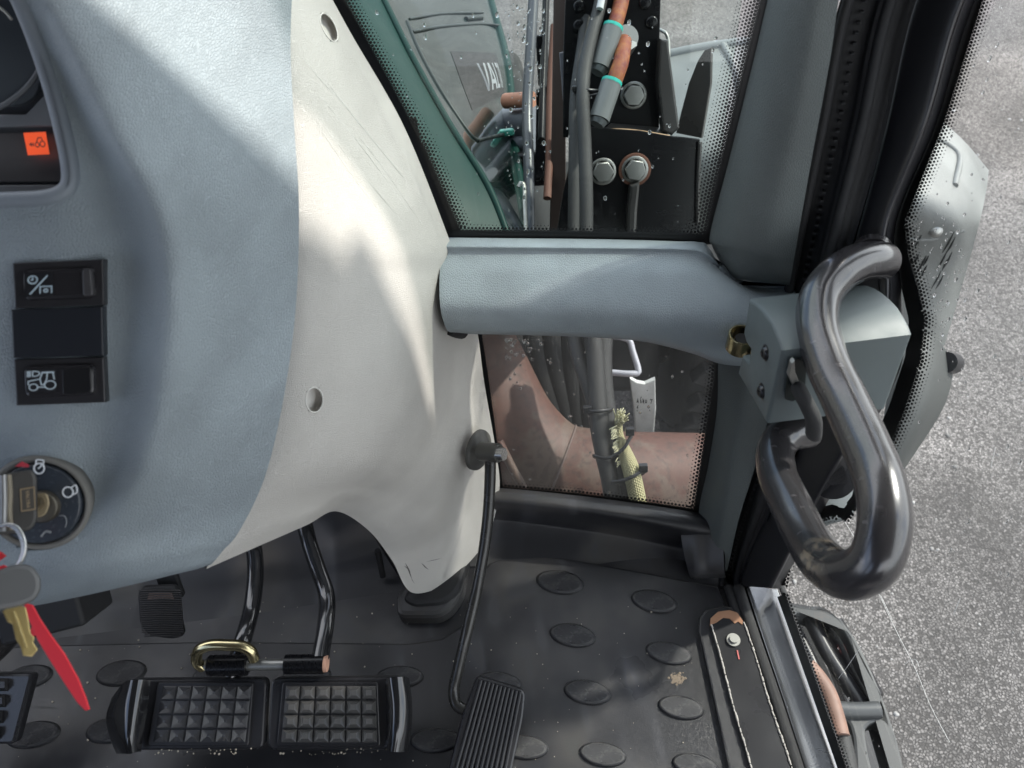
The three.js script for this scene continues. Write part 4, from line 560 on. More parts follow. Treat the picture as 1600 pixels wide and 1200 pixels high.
  const hd = part(door, 'grab_handle', hg, M.handle);
  part(hd, 'end_foot', [rod([P(1362, 398, .625), P(1362, 390, .63)], 0.016, { n: 4, m: 20 }), boxAt(P(1370, 395, .64), V(-1, 0, 0.2), V(0, 1, 0), 0.04, 0.03, 0.006, 0.002)], M.handle);
  // rain and a few hairline scratches on the glass
  const okd = inside([[1560, 0], [1598, 0], [1598, 1198], [1320, 1198], [1235, 960], [1240, 880], [1400, 930], [1430, 700], [1450, 520], [1420, 360]]);
  const d2 = part(door, 'raindrop', drops(260, 14, (R) => R() < 0.35 ? [1400 + R() * 110, 330 + R() * 220] : [1240 + R() * 360, R() * 1200], (x, y) => okd(x, y) && onD(x, y, 0.004), ND, 0.0005, 0.0017), M.water); d2.userData.kind = 'stuff';
  const hair = std(lin(0.62, 0.62, 0.62), 0.6), R = rng(9), hs = [[[1372, 925], [1400, 985], [1428, 1040], [1455, 1105], [1484, 1160]], [[1376, 930], [1394, 968]], [[1414, 1038], [1422, 1031], [1432, 1032], [1436, 1042]], [[1320, 815], [1335, 840], [1345, 860]], [[1345, 1010], [1325, 1040], [1310, 1060]], [[1555, 700], [1548, 730]], [[1490, 960], [1500, 935]]];
  part(door, 'scratch', hs.map((l) => rod(l.map(([x, y]) => onD(x, y, -0.0014)), 0.0002, { n: 30, m: 5 })), hair);
}

// ================================================================== pedals
const nP = V(0.02, 0.86, 0.5).normalize();
function brakePedal(name, label, body, pad, flange, tilt, arm) {
  const o = P(body[0][0], body[0][1], 0.775), t = thing(name, label, 'pedal', P(body[0][0], body[0][1], 0.775), 'pair of brake pedals'), at = (x, y, u = 0) => onPlane(x, y, nP, o, u);
  part(t, 'pedal_plate', plate(body.map(([x, y]) => at(x, y, 0)).reverse(), nP, 0.014, { bevel: 0.002, round: 0.008 }), M.blackPlastic);
  // raised rubber pad with pyramids
  part(t, 'rubber_pad', plate(pad.map(([x, y]) => at(x, y, 0.003)).reverse(), nP, 0.003, { bevel: 0.001, round: 0.004 }), M.blackPlastic);
  const [a, b, c, d] = tilt, g = [], lerp2 = (s, u) => [mix(mix(a[0], b[0], s), mix(d[0], c[0], s), u), mix(mix(a[1], b[1], s), mix(d[1], c[1], s), u)];
  for (let j = 0; j < 4; j++) for (let i = 0; i < 6; i++) {
    const e = 0.04, q = [[i + e, j + e], [i + 1 - e, j + e], [i + 1 - e, j + 1 - e], [i + e, j + 1 - e]].map(([s, u]) => at(...lerp2(s / 6, u / 4), 0.0031)), m = label.startsWith('left') ? 0.43 : 0.31, k = [[i + m, j + m], [i + 1 - m, j + m], [i + 1 - m, j + 1 - m], [i + m, j + 1 - m]].map(([s, u]) => at(...lerp2(s / 6, u / 4), 0.0105));
    for (let z = 0; z < 4; z++) { const y = (z + 1) % 4; g.push(quad(k[z], k[y], q[y], q[z])); } g.push(quad(k[0], k[1], k[2], k[3]));
  }
  part(t, 'pyramid_tread', g.map((x) => { x.deleteAttribute('normal'); x.computeVertexNormals(); return x; }), std(label.startsWith('left') ? lin(0.045, 0.045, 0.048) : lin(0.09, 0.088, 0.085), 0.25, { side: THREE.DoubleSide, ior: 1.85, clearcoat: 1, clearcoatRoughness: 0.2 }));
  const fl = part(t, 'side_flange', sheet(flange.map((r) => r.map(([x, y, u]) => [x, y, hit(x, y, nP, nP.dot(o) + u)])), 12, 20, { thick: 0.004 }), M.gloss);
  part(t, 'pedal_arm', rod(arm.map(([x, y, d]) => P(x, y, d)), 0.0092, { n: 60, m: 18 }), M.gloss);
  const R = rng(label.length), sp = []; for (let i = 0; i < 26; i++) { const s = R(), q = at(mix(d[0], c[0], s) + (R() - 0.5) * 30, d[1] + 8 + R() * 10, 0.0036); sp.push(new THREE.IcosahedronGeometry(0.0005 + 0.0009 * R() ** 2, 0).translate(q.x, q.y, q.z)); }
  const s = part(t, 'dust_speck', sp, std(lin(0.3, 0.27, 0.22), 0.9)); s.userData.kind = 'stuff';
  return t;
}
brakePedal('brake_pedal', 'left brake pedal beside the rubber tilt pedal, joined by the brass pin', [[196, 1062], [417, 1060], [411, 1171], [186, 1173], [178, 1118]], [[246, 1066], [396, 1066], [388, 1166], [230, 1166]], [[[180, 1090, 0.004], [172, 1120, 0.002], [178, 1150, 0.002], [188, 1174, 0]], [[200, 1066, 0.012], [188, 1110, 0.014], [190, 1150, 0.014], [196, 1174, 0.01]], [[214, 1062, 0.016], [208, 1105, 0.019], [204, 1150, 0.019], [206, 1174, 0.014]], [[232, 1062, 0.006], [226, 1105, 0.006], [218, 1150, 0.006], [215, 1174, 0.005]]].map((r) => r), [[254, 1071], [394, 1071], [384, 1161], [238, 1161]], [[388, 830, .86], [397, 860, .85], [399, 900, .84], [393, 950, .82], [378, 1005, .79], [362, 1055, .785]]);
brakePedal('brake_pedal', 'right brake pedal nearest the accelerator, with dusty worn pad', [[424, 1060], [632, 1058], [636, 1110], [634, 1172], [418, 1172]], [[441, 1066], [590, 1066], [594, 1166], [432, 1166]], [[[606, 1060, 0.006], [609, 1100, 0.006], [609, 1140, 0.006], [606, 1172, 0.005]], [[613, 1058, 0.014], [618, 1100, 0.017], [617, 1140, 0.017], [614, 1172, 0.014]], [[625, 1058, 0.012], [632, 1100, 0.013], [631, 1140, 0.013], [626, 1172, 0.01]], [[634, 1060, 0.0], [638, 1100, 0.0], [637, 1140, 0.0], [634, 1172, 0]]], [[446, 1071], [588, 1071], [590, 1161], [438, 1161]], [[474, 810, .86], [482, 845, .85], [497, 890, .84], [510, 930, .825], [509, 975, .80], [500, 1030, .775]]);
{
  const t = thing('clutch_pedal', 'clutch pedal cut by the left picture edge, studded pad', 'pedal', P(0, 1100, .77)), o = P(0, 1100, .775), at = (x, y, u = 0) => onPlane(x, y, nP, o, u);
  part(t, 'pedal_plate', plate([[-120, 1052], [51, 1052], [22, 1163], [-130, 1168]].map(([x, y]) => at(x, y)).reverse(), nP, 0.014, { bevel: 0.003, round: 0.006 }), M.blackPlastic);
  const g = []; for (let i = 0; i < 5; i++) for (let j = 0; j < 4; j++) { const cx = 2 - i * 24 - j * 4, cy = 1070 + j * 25, q = [[-10, -10], [10, -10], [10, 10], [-10, 10]].map(([a, b]) => at(cx + a, cy + b, 0.0005)), k = [[-5, -5], [5, -5], [5, 5], [-5, 5]].map(([a, b]) => at(cx + a, cy + b, 0.007)); for (let z = 0; z < 4; z++) g.push(quad(k[z], k[(z + 1) % 4], q[(z + 1) % 4], q[z])); g.push(quad(...k)); }
  part(t, 'pyramid_tread', g.map((x) => { x.deleteAttribute('normal'); x.computeVertexNormals(); return x; }), std(lin(0.022, 0.022, 0.024), 0.4, { side: THREE.DoubleSide }));
  part(t, 'pedal_arm', rod([P(-90, 1085, .775), P(-30, 1040, .77), P(0, 1015, .79), P(40, 970, .84), P(70, 930, .88)], 0.0092, { n: 40, m: 16 }), M.gloss);
}
{
  const t = thing('locking_pin', 'brass coloured bent pin locking the two brake pedals together', 'pin', P(380, 1038, .77));
  part(t, 'bent_rod', rod([[318, 1043, .772], [309, 1036, .768], [307, 1026, .762], [313, 1014, .757], [330, 1008, .755], [355, 1008, .755], [378, 1010, .757], [392, 1018, .76], [397, 1030, .765]].map(([x, y, d]) => P(x, y, d)), 0.0058, { n: 80, m: 18 }), M.brass);
  part(t, 'straight_rod', cyl(P(318, 1040, .772), P(470, 1038, .772), 0.0056), M.zinc);
  part(t, 'black_sleeve', cyl(P(327, 1040, .772), P(387, 1039, .772), 0.0106), M.paint);
  part(t, 'end_sleeve', cyl(P(446, 1038, .772), P(507, 1037, .772), 0.0098), M.paint);
  part(t, 'copper_end', cyl(P(507, 1037, .772), P(512, 1037, .772), 0.0088, 0.0082), std(lin(0.42, 0.24, 0.17), 0.7));
}
{
  const t = thing('tilt_pedal', 'small ribbed black rubber foot pedal under the console', 'pedal', P(250, 960, .83)), n = V(0.05, 0.55, 0.83).normalize(), o = P(250, 950, .835), at = (x, y, u = 0) => onPlane(x, y, n, o, u);
  part(t, 'rubber_pad', plate([[220, 920], [270, 917], [279, 925], [283, 975], [288, 995], [270, 1000], [232, 995], [217, 975], [214, 930]].map(([x, y]) => at(x, y)).reverse(), n, 0.01, { bevel: 0.003, round: 0.006 }), M.blackMatt);
  const rb = []; for (let k = 0; k < 22; k++) { const y = 922 + k * 3.4, w = 33 - (k > 19 ? 4 : 0); rb.push(rod([at(250 - w + k * 0.25, y + 1, 0.0002), at(250 + k * 0.2, y, 0.0012), at(250 + w + k * 0.2, y + 0.6, 0.0002)], 0.0009, { n: 8, m: 8 })); }
  part(t, 'ribs', rb, std(lin(0.026, 0.024, 0.024), 0.6)).userData.kind = 'stuff';
  part(t, 'worn_band', [plate([[232, 927], [268, 925], [272, 936], [230, 938]].map(([x, y]) => at(x, y, 0.0014)).reverse(), n, 0.001, { bevel: 0.0003 })], std(lin(0.09, 0.06, 0.05), 0.8));
  part(t, 'pedal_lever', boxAt(P(263, 905, .85), V(0, 0.4, 0.9), V(0, 1, 0), 0.024, 0.05, 0.008, 0.002), M.blackMatt);
}
{
  const t = thing('accelerator_pedal', 'grooved black accelerator pedal on a long rod from the cream cowl', 'pedal', P(762, 1130, .78)), n = V(0.12, 0.88, 0.46).normalize(), o = P(762, 1120, .775), at = (x, y, u = 0) => onPlane(x, y, n, o, u);
  const A = [746, 1055], B = [822, 1078], C = [790, 1250], D = [694, 1232];
  const pad = part(t, 'pedal_pad', plate([A, B, [818, 1120], C, D, [722, 1120]].map(([x, y]) => at(x, y)).reverse(), n, 0.012, { bevel: 0.0025, round: 0.008 }), M.blackPlastic);
  const rb = []; for (let k = 0; k < 11; k++) { const s = (k + 0.5) / 11 * 0.88 + 0.06, q = (u) => at(mix(mix(A[0], B[0], s), mix(D[0], C[0], s), u), mix(mix(A[1], B[1], s), mix(D[1], C[1], s), u), 0.0008), g = rod([q(0.03), q(0.5), q(0.97)], 0.0017, { n: 6, m: 10 }); part(pad, 'rib', g, std(lin(0.02, 0.02, 0.022), 0.42, { roughnessMap: rep(scuffT, 0.05) })); }
  part(t, 'pedal_rod', rod([[766, 706, .80], [766, 740, .80], [763, 800, .80], [756, 860, .80], [744, 925, .80], [729, 990, .79], [716, 1045, .79], [709, 1080, .79], [713, 1100, .785], [728, 1110, .783], [745, 1112, .785]].map(([x, y, d]) => P(x, y, d)), 0.0062, { n: 100, m: 16 }), std(lin(0.032, 0.031, 0.029), 0.36, { roughnessMap: rep(scuffT, 0.04), metalness: 0.3 }));
  const c = P(752, 704, .81), ax = V(0.93, -0.05, 0.3).normalize(), f = frame(c, ax);
  const bs = part(t, 'pivot_boss', [cyl(P(752, 705, .805), P(778, 708, .79), 0.0105), cyl(P(772, 708, .79), P(780, 709, .786), 0.009)], std(lin(0.09, 0.088, 0.08), 0.5, { metalness: 0.4, roughnessMap: rep(roughT, 0.03), bumpMap: rep(dustT, 0.03), bumpScale: 0.0006 }));
  part(bs, 'nut', cyl(P(776, 709, .786), P(788, 710, .781), 0.0075, 0.0072, 6), M.steel);
  part(t, 'grommet', lathe([[0.008, 0.010], [0.014, 0.008], [0.018, 0.004], [0.0225, 0.0035], [0.0235, 0.001], [0.0235, -0.002]], 40).applyMatrix4(frame(P(747, 703, .832), V(0.86, 0.15, 0.55))), std(lin(0.1, 0.098, 0.09), 0.55, { metalness: 0.35, roughnessMap: rep(roughT, 0.04) }));
}

// ================================================================== outside, in front of the windscreen
{
  const bon = thing('bonnet', 'glossy dark green bonnet with lettered black badge on its side', 'bonnet', V(-0.1, -0.1, -1.2));
  const top = [
    [[300, -220, 1.24], [420, -240, 1.26], [495, -250, 1.31]], [[340, -80, 1.1], [480, -110, 1.12], [545, -120, 1.17]], [[400, 30, 1.0], [541, 5, 1.02], [600, 0, 1.07]], [[450, 130, .93], [585, 105, .955], [650, 100, 1.0]],
    [[520, 230, .88], [633, 205, .90], [706, 200, .95]], [[600, 320, .85], [690, 310, .87], [766, 298, .91]], [[690, 420, .84], [742, 415, .86], [806, 405, .88]], [[760, 520, .83], [800, 515, .84], [850, 505, .86]]];
  const side = [
    [[495, -250, 1.31], [520, -250, 1.428], [600, -250, 1.672], [690, -245, 2.04]], [[545, -120, 1.17], [565, -120, 1.255], [650, -120, 1.485], [735, -120, 1.8]], [[600, 0, 1.07], [618, 0, 1.132], [690, 0, 1.342], [766, 0, 1.62]], [[650, 100, 1.0], [666, 100, 1.056], [722, 100, 1.232], [793, 105, 1.464]],
    [[706, 200, 0.95], [719, 200, 0.994], [757, 203, 1.144], [801, 205, 1.344]], [[766, 298, 0.91], [773, 297, 0.944], [792, 295, 1.067], [813, 292, 1.236]], [[806, 405, 0.88], [811, 405, 0.913], [822, 402, 1.023], [836, 400, 1.164]], [[850, 505, 0.86], [853, 505, 0.887], [860, 503, 0.979], [868, 500, 1.104]]];
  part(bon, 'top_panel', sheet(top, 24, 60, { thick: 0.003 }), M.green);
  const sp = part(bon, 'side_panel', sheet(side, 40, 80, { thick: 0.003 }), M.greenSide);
  const S = (x, y, u = 0) => P(x, y, surfaceD(side, x, y) - u);
  const seam = (l, r = 0.0022) => rod(l.map(([x, y]) => S(x, y, 0.0004)), r, { n: 30, m: 8 });
  part(sp, 'panel_seam', [seam([[645, 50], [690, 42], [760, 38], [782, 40]], 0.0026), seam([[640, 30], [690, 22], [755, 20]], 0.002), seam([[636, 34], [660, 90], [700, 160], [738, 214], [748, 219]], 0.003), seam([[746, 220], [770, 214], [803, 206]], 0.003), seam([[728, 30], [752, 28]], 0.005)], M.darkGap);
  part(sp, 'edge_trim', rod([[600, 0], [650, 100], [706, 200], [766, 298], [806, 405]].map(([x, y]) => S(x, y, 0.001)), 0.0045, { n: 50, m: 10 }), M.green);
  const low = part(bon, 'lower_edge', rod([[735, -120], [766, 0], [793, 105], [801, 205], [813, 292], [836, 400]].map(([x, y]) => P(x, y, surfaceD(side, x, y) + 0.004)), 0.009, { n: 50, m: 12 }), M.green);
  const badge = canvas(512, 288, (x, w, h) => { x.fillStyle = '#0c0e10'; x.fillRect(0, 0, w, h); x.fillStyle = '#8f9396'; x.save(); x.scale(1, 2.4); x.font = 'bold 96px sans-serif'; x.textBaseline = 'middle'; x.textAlign = 'left'; x.fillText('VALTRA', 140, 60, 370); x.restore(); });
  const G = sheetUV([[704, 80], [760, 82], [775, 84]], [[722, 130], [775, 120], [784, 120]], [[738, 172], [778, 152], [789, 150]]);
  function sheetUV(...rows) { const p = [], uv = [], N = 8, W = rows.map((r) => r); const at = (s, t) => along(W.map((r) => along(r, s)), t); for (let j = 0; j < N; j++) for (let i = 0; i < N; i++) for (const [a, b] of [[0, 0], [0, 1], [1, 1], [0, 0], [1, 1], [1, 0]]) { const s = (i + a) / N, t = (j + b) / N, [x, y] = at(s, t), q = S(x, y, 0.002); p.push(q.x, q.y, q.z); uv.push(s, 1 - t); } const g = new THREE.BufferGeometry(); g.setAttribute('position', new THREE.Float32BufferAttribute(p, 3)); g.setAttribute('uv', new THREE.Float32BufferAttribute(uv, 2)); g.computeVertexNormals(); return g; }
  part(bon, 'lettered_badge', G, new THREE.MeshPhysicalMaterial({ map: badge, roughness: 0.25, clearcoat: 0.6 }));
  part(bon, 'clip', [boxAt(P(790, 207, 1.26), V(0, 0.3, 1), V(0, 1, 0), 0.03, 0.012, 0.012, 0.004)], std(lin(0.05, 0.33, 0.25), 0.25, { clearcoat: 1 }));
  part(bon, 'bonnet_body', [new THREE.BoxGeometry(0.5, 0.35, 1.2).translate(-0.36, 0.0, -1.5)], M.darkGap);
}
const nB1 = V(-0.08, 0.42, 0.9).normalize();
{
  const br = thing('loader_bracket', 'black steel loader bracket with bolted plates outside the windscreen', 'bracket', P(950, 360, 1.1));
  const at = (x, y, d) => onPlane(x, y, nB1, P(950, 250, d)), pl = (name, l, d, th, m, o) => part(br, name, plate(l.map(([x, y]) => at(x, y, d)).reverse(), nB1, th, o), m);
  pl('mast_plate', [[886, -60], [1034, -60], [1030, 90], [1030, 215], [880, 215], [880, 90]], 1.09, 0.012, M.paint);
  pl('base_plate', [[906, 198], [940, 200], [1000, 204], [1050, 213], [1094, 218], [1092, 300], [1094, 420], [862, 420], [880, 300]], 1.04, 0.014, M.paint);
  const shelf = [P(940, 203, 1.035), P(1048, 213, 1.035), P(1030, 178, 1.09), P(962, 186, 1.09)]; const sn = shelf[1].clone().sub(shelf[0]).cross(shelf[3].clone().sub(shelf[0])).normalize(); if (sn.y < 0) sn.negate();
  part(br, 'shelf_plate', plate(shelf, sn, 0.008), M.paintGrey); part(br, 'rusty_edge', rod([P(938, 203, 1.03), P(990, 205, 1.03), P(1046, 214, 1.03)], 0.0026, { n: 10, m: 8 }), std(lin(0.45, 0.3, 0.18), 0.8));
  const gp = [P(1103, 78, 1.12), P(1110, 82, 1.13), P(1108, 130, 1.10), P(1095, 218, 1.03), P(1058, 208, 1.04), P(1062, 190, 1.06), P(1072, 140, 1.09), P(1090, 95, 1.12)];
  const gn = V(-0.55, 0.35, 0.75).normalize(), g0 = P(1085, 150, 1.08); part(br, 'gusset_plate', plate([[1101, 78], [1111, 74], [1110, 130], [1096, 216], [1056, 208], [1064, 175], [1076, 130], [1090, 95]].map(([x, y]) => onPlane(x, y, gn, g0)).reverse(), gn, 0.010), M.paintGrey);
  pl('channel_flange', [[1032, 60], [1044, 62], [1062, 200], [1050, 212], [1036, 205], [1028, 130]], 1.06, 0.03, M.paintGrey, { bevel: 0.003 });
  pl('slanted_plate', [[874, 82], [893, 78], [897, 205], [886, 210], [880, 160]], 1.12, 0.012, std(lin(0.15, 0.15, 0.17), 0.4));
  pl('rear_plate', [[866, -60], [884, -60], [884, 420], [858, 420], [862, 200]], 1.15, 0.02, std(lin(0.06, 0.04, 0.034), 0.6));
  part(br, 'edge_weld', rod([at(1094, 222, 1.035), at(1091, 280, 1.035), at(1090, 350, 1.035)], 0.003, { n: 12, m: 8 }), M.paintGrey);
  part(br, 'reinforcing_rib', [plate([[985, 290], [1000, 285], [996, 330], [992, 420], [978, 420], [980, 330]].map(([x, y]) => at(x, y, 1.02)).reverse(), nB1, 0.02, { bevel: 0.004 })], M.paintGrey);
  const hex = join([lathe([[0, 0.012], [0.0135, 0.012], [0.0152, 0.0105], [0.0152, 0]], 6), lathe([[0.0150, 0.0022], [0.0185, 0.0022], [0.0188, 0]], 28)]);
  for (const [x, y, d] of [[942, 268, 1.037], [992, 265, 1.037], [990, 149, 1.087]]) shared(br, 'bolt', hex, M.zinc, frame(at(x, y, d), nB1).multiply(new THREE.Matrix4().makeRotationZ(x)));
  for (const [x, y] of [[1018, 35], [1008, 5], [905, 40], [905, 10]]) shared(br, 'bolt', lathe([[0, 0.004], [0.006, 0.004], [0.008, 0.002], [0.0085, 0]], 16), M.paint, frame(at(x, y, 1.088), nB1));
  part(br, 'rusty_washer', lathe([[0.0185, 0.001], [0.0225, 0.001], [0.0228, 0]], 28).applyMatrix4(frame(at(992, 265, 1.0368), nB1)), std(lin(0.16, 0.07, 0.045), 0.8));
}
{
  const pipe = (label, bend, sock, r, rs) => {
    const t = thing('hydraulic_pipe', label, 'pipe', P(...sock[0]));
    part(t, 'rusty_bend', rod(bend.map((q) => P(...q)), r, { n: 40, m: 20 }), M.orangeRust);
    part(t, 'grey_fitting', [cyl(P(...sock[0]), P(...sock[1]), rs), cyl(P(...sock[1]), P(sock[1][0] - 4, sock[1][1] + 8, sock[1][2]), rs * 0.86, rs * 0.7)], M.fittingGrey);
    const a = P(...sock[0]), b = P(...sock[1]), u = b.clone().sub(a).normalize(); part(t, 'green_ring', cyl(a.clone().addScaledVector(u, -0.004), a.clone().addScaledVector(u, 0.001), rs * 1.0), M.greenRing); return t;
  };
  pipe('upper rusty hydraulic pipe entering a grey fitting with green ring', [[985, -60, 1.02], [975, -20, 1.01], [969, 10, 1.0], [961, 38, .99], [957, 50, .99]], [[957, 45, .985], [937, 106, .985]], 0.0105, 0.0138);
  pipe('lower rusty hydraulic pipe bending out of the round nut', [[975, 65, 1.0], [973, 80, .985], [970, 98, .975], [963, 118, .97], [957, 136, .97]], [[955, 131, .965], [936, 187, .965]], 0.0105, 0.0138);
  const nut = thing('pipe_nut', 'round zinc nut behind the lower rusty pipe bend', 'nut', P(978, 66, 1.03));
  part(nut, 'collar', [cyl(P(966, 84, 1.04), P(978, 62, 1.0), 0.016, 0.017, 6), cyl(P(974, 66, 1.02), P(979, 58, 1.0), 0.0185, 0.0165)], M.zinc);
  const hs = thing('hydraulic_hose', 'thick black hose running down in front of the loader bracket', 'hose', P(914, 360, .95));
  part(hs, 'hose', rod([[948, -60, 1.0], [938, 5, .99], [925, 55, .98], [914, 105, .97], [911, 150, .96], [914, 230, .955], [916, 300, .95], [916, 420, .95]].map((q) => P(...q)), 0.0088, { n: 80, m: 18 }), M.hose);
  part(hs, 'second_hose', rod([[925, -60, 1.03], [912, 60, 1.02], [900, 150, 1.01], [898, 250, 1.0], [896, 420, 1.0]].map((q) => P(...q)), 0.0085, { n: 60, m: 16 }), M.hose);
  part(hs, 'clear_tip', rod([[945, -40, .975], [939, 4, .975], [937, 14, .975]].map((q) => P(...q)), 0.0048, { n: 12, m: 12 }), std(lin(0.55, 0.56, 0.56), 0.25));
  part(hs, 'cable_tie', [rod([[896, 136, .985], [912, 140, .955], [936, 142, .965], [938, 146, .99], [914, 150, 1.0], [897, 142, 1.0]].map((q) => P(...q)), 0.0022, { n: 40, m: 8, closed: true }), boxAt(P(899, 139, .965), nB1, V(0, 1, 0), 0.008, 0.007, 0.006, 0.001)], M.blackPlastic);
  const ram = scene.getObjectByName('loader_bracket');
  part(ram, 'tall_link', [rod([[838, -80, 1.2], [830, 60, 1.19], [824, 160, 1.18], [826, 260, 1.15], [828, 420, 1.12]].map((q) => P(...q)), 0.0085, { n: 40, m: 14 })], std(lin(0.06, 0.065, 0.075), 0.35));
  part(ram, 'side_link', [rod([[856, -80, 1.25], [850, 90, 1.23], [846, 220, 1.2]].map((q) => P(...q)), 0.012, { n: 30, m: 14, flat: 0.5 }), plate([[838, 140], [868, 130], [872, 270], [836, 280]].map(([x, y]) => onPlane(x, y, nB1, P(850, 200, 1.24))).reverse(), nB1, 0.03), boxAt(P(848, 95, 1.25), nB1, V(0, 1, 0), 0.02, 0.08, 0.02, 0.004)], M.paint);
  part(ram, 'rusty_rod', rod([[866, 40, 1.2], [860, 150, 1.18], [858, 250, 1.16], [855, 310, 1.14]].map((q) => P(...q)), 0.0062, { n: 30, m: 12 }), std(lin(0.13, 0.055, 0.035), 0.7));
  part(ram, 'rusty_pin', cyl(P(790, 158, 1.3), P(832, 155, 1.26), 0.013), std(lin(0.55, 0.26, 0.17), 0.6, { map: rep(wearT, 0.05) }));
  part(ram, 'ram_cylinder', [cyl(P(780, 195, 1.36), P(836, 190, 1.3), 0.028), cyl(P(780, 228, 1.36), P(836, 224, 1.3), 0.016)], std(lin(0.22, 0.23, 0.26), 0.35, { metalness: 0.4 }));
  part(ram, 'dark_housing', boxAt(P(826, 262, 1.32), nB1, V(0, 1, 0), 0.08, 0.06, 0.06, 0.01), M.paint);
  const wire = thing('wire_clip', 'bent grey wire clip at the edge of the loader bracket', 'clip', P(1040, 90, 1.05));
  part(wire, 'wire', rod([[1030, 46, 1.06], [1040, 52, 1.05], [1044, 62, 1.05], [1045, 90, 1.05]].map((q) => P(...q)), 0.0024, { n: 24, m: 8 }), M.zinc);
  const sc = thing('spare_clip', 'small upright bright steel clip in front of the bonnet corner', 'clip', P(815, 340, 1.0));
  part(sc, 'strip', rod([[810, 292, 1.02], [815, 284, 1.02], [819, 290, 1.02], [820, 320, 1.01], [822, 365, 1.0]].map((q) => P(...q)), 0.0035, { n: 24, m: 8, flat: 0.5 }), M.zinc);
}

// mudguard, wheel
{
  const mg = thing('front_mudguard', 'dusty grey plastic front mudguard behind the pillar with rounded outer end', 'mudguard', P(1300, 380, 1.3));
  const rows = [
    [[1036, 88, 1.642], [1110, 74, 1.62], [1200, 66, 1.588], [1300, 80, 1.566], [1400, 130, 1.544], [1468, 186, 1.523], [1508, 222, 1.512], [1545, 266, 1.534]],
    [[1034, 150, 1.555], [1110, 130, 1.523], [1200, 130, 1.501], [1300, 150, 1.48], [1400, 190, 1.469], [1470, 236, 1.453], [1512, 266, 1.458], [1541, 298, 1.501]],
    [[1040, 260, 1.435], [1110, 240, 1.394], [1200, 240, 1.373], [1300, 262, 1.362], [1400, 292, 1.352], [1462, 322, 1.352], [1502, 342, 1.373], [1530, 350, 1.425]],
    [[1050, 390, 1.562], [1110, 375, 1.505], [1200, 372, 1.482], [1300, 382, 1.471], [1385, 402, 1.465], [1442, 418, 1.465], [1484, 424, 1.493], [1510, 424, 1.562]],
    [[1060, 520, 1.736], [1110, 512, 1.686], [1200, 512, 1.649], [1300, 522, 1.637], [1375, 532, 1.624], [1425, 540, 1.624], [1455, 540, 1.662], [1476, 540, 1.736]]];
  const S = (x, y, u = 0) => P(x, y, surfaceD(rows, x, y) - u);
  const sh = part(mg, 'guard_shell', sheet(rows, 80, 70, { thick: 0.006 }), M.guard);
  part(mg, 'rolled_edge', rod([[1036, 88], [1110, 74], [1200, 66], [1300, 80], [1400, 130], ].map(([x, y]) => S(x, y, -0.004)), 0.012, { n: 90, m: 12 }), std(lin(0.16, 0.17, 0.17), 0.5));
  part(mg, 'moulded_rib', [rod([[1130, 70], [1150, 110], [1165, 170]].map(([x, y]) => S(x, y)), 0.008, { n: 20, m: 10 }), rod([[1459, 215], [1480, 225], [1497, 240], [1492, 290]].map(([x, y]) => S(x, y)), 0.006, { n: 20, m: 10 }), rod([[1415, 372], [1450, 374], [1505, 360]].map(([x, y]) => S(x, y, -0.002)), 0.0045, { n: 20, m: 10 })], M.guard);
  const a = S(1462, 361), n = CAM.clone().sub(a).normalize(); part(mg, 'bolt', lathe([[0, 0.008], [0.007, 0.007], [0.010, 0.003], [0.012, 0]], 20).applyMatrix4(frame(a, n)), M.zinc);
  const R = rng(71), sc = []; for (let k = 0; k < 12; k++) { const x = 1425 + R() * 70, y = 385 + R() * 70, l = 10 + R() * 26; sc.push(rod([[x, y], [x + l * 0.3, y - l * 0.5], [x + l * 0.55, y - l]].map(([p, q]) => S(p, q, 0.0006)), (t) => 0.0022 * Math.sin(3.1 * clamp(t, 0.08, 0.92)), { n: 8, m: 6 })); }
  part(mg, 'scrape_mark', sc, std(lin(0.02, 0.022, 0.022), 0.6));
  const st = thing('mudguard_stay', 'dark textured plastic lobe with a round stud below the mudguard', 'mudguard stay', P(1430, 620, 1.2));
  const low = [[[1395, 500, 1.22], [1430, 518, 1.2], [1462, 528, 1.21], [1488, 560, 1.27]], [[1390, 580, 1.19], [1425, 580, 1.17], [1460, 588, 1.18], [1488, 592, 1.26]], [[1380, 660, 1.18], [1410, 660, 1.16], [1445, 650, 1.17], [1470, 645, 1.25]], [[1370, 745, 1.19], [1385, 745, 1.18], [1405, 738, 1.19], [1414, 732, 1.25]]];
  part(st, 'lobe', sheet(low, 30, 30, { thick: 0.01 }), std(lin(0.045, 0.048, 0.046), 0.6, { bumpMap: rep(dustT, 0.2), bumpScale: 0.001 })); part(st, 'stud', rod([P(1478, 566, 1.24), P(1489, 568, 1.26)], 0.018, { n: 6, m: 20 }), M.blackPlastic);
  part(st, 'lower_arm', sheet([[[1240, 700, 1.2], [1300, 690, 1.17], [1345, 700, 1.17], [1372, 720, 1.2]], [[1240, 790, 1.18], [1290, 800, 1.15], [1330, 800, 1.15], [1345, 785, 1.18]], [[1250, 825, 1.19], [1280, 825, 1.17], [1300, 818, 1.18], [1315, 808, 1.2]]], 20, 20, { thick: 0.01 }), std(lin(0.09, 0.1, 0.1), 0.5));

}

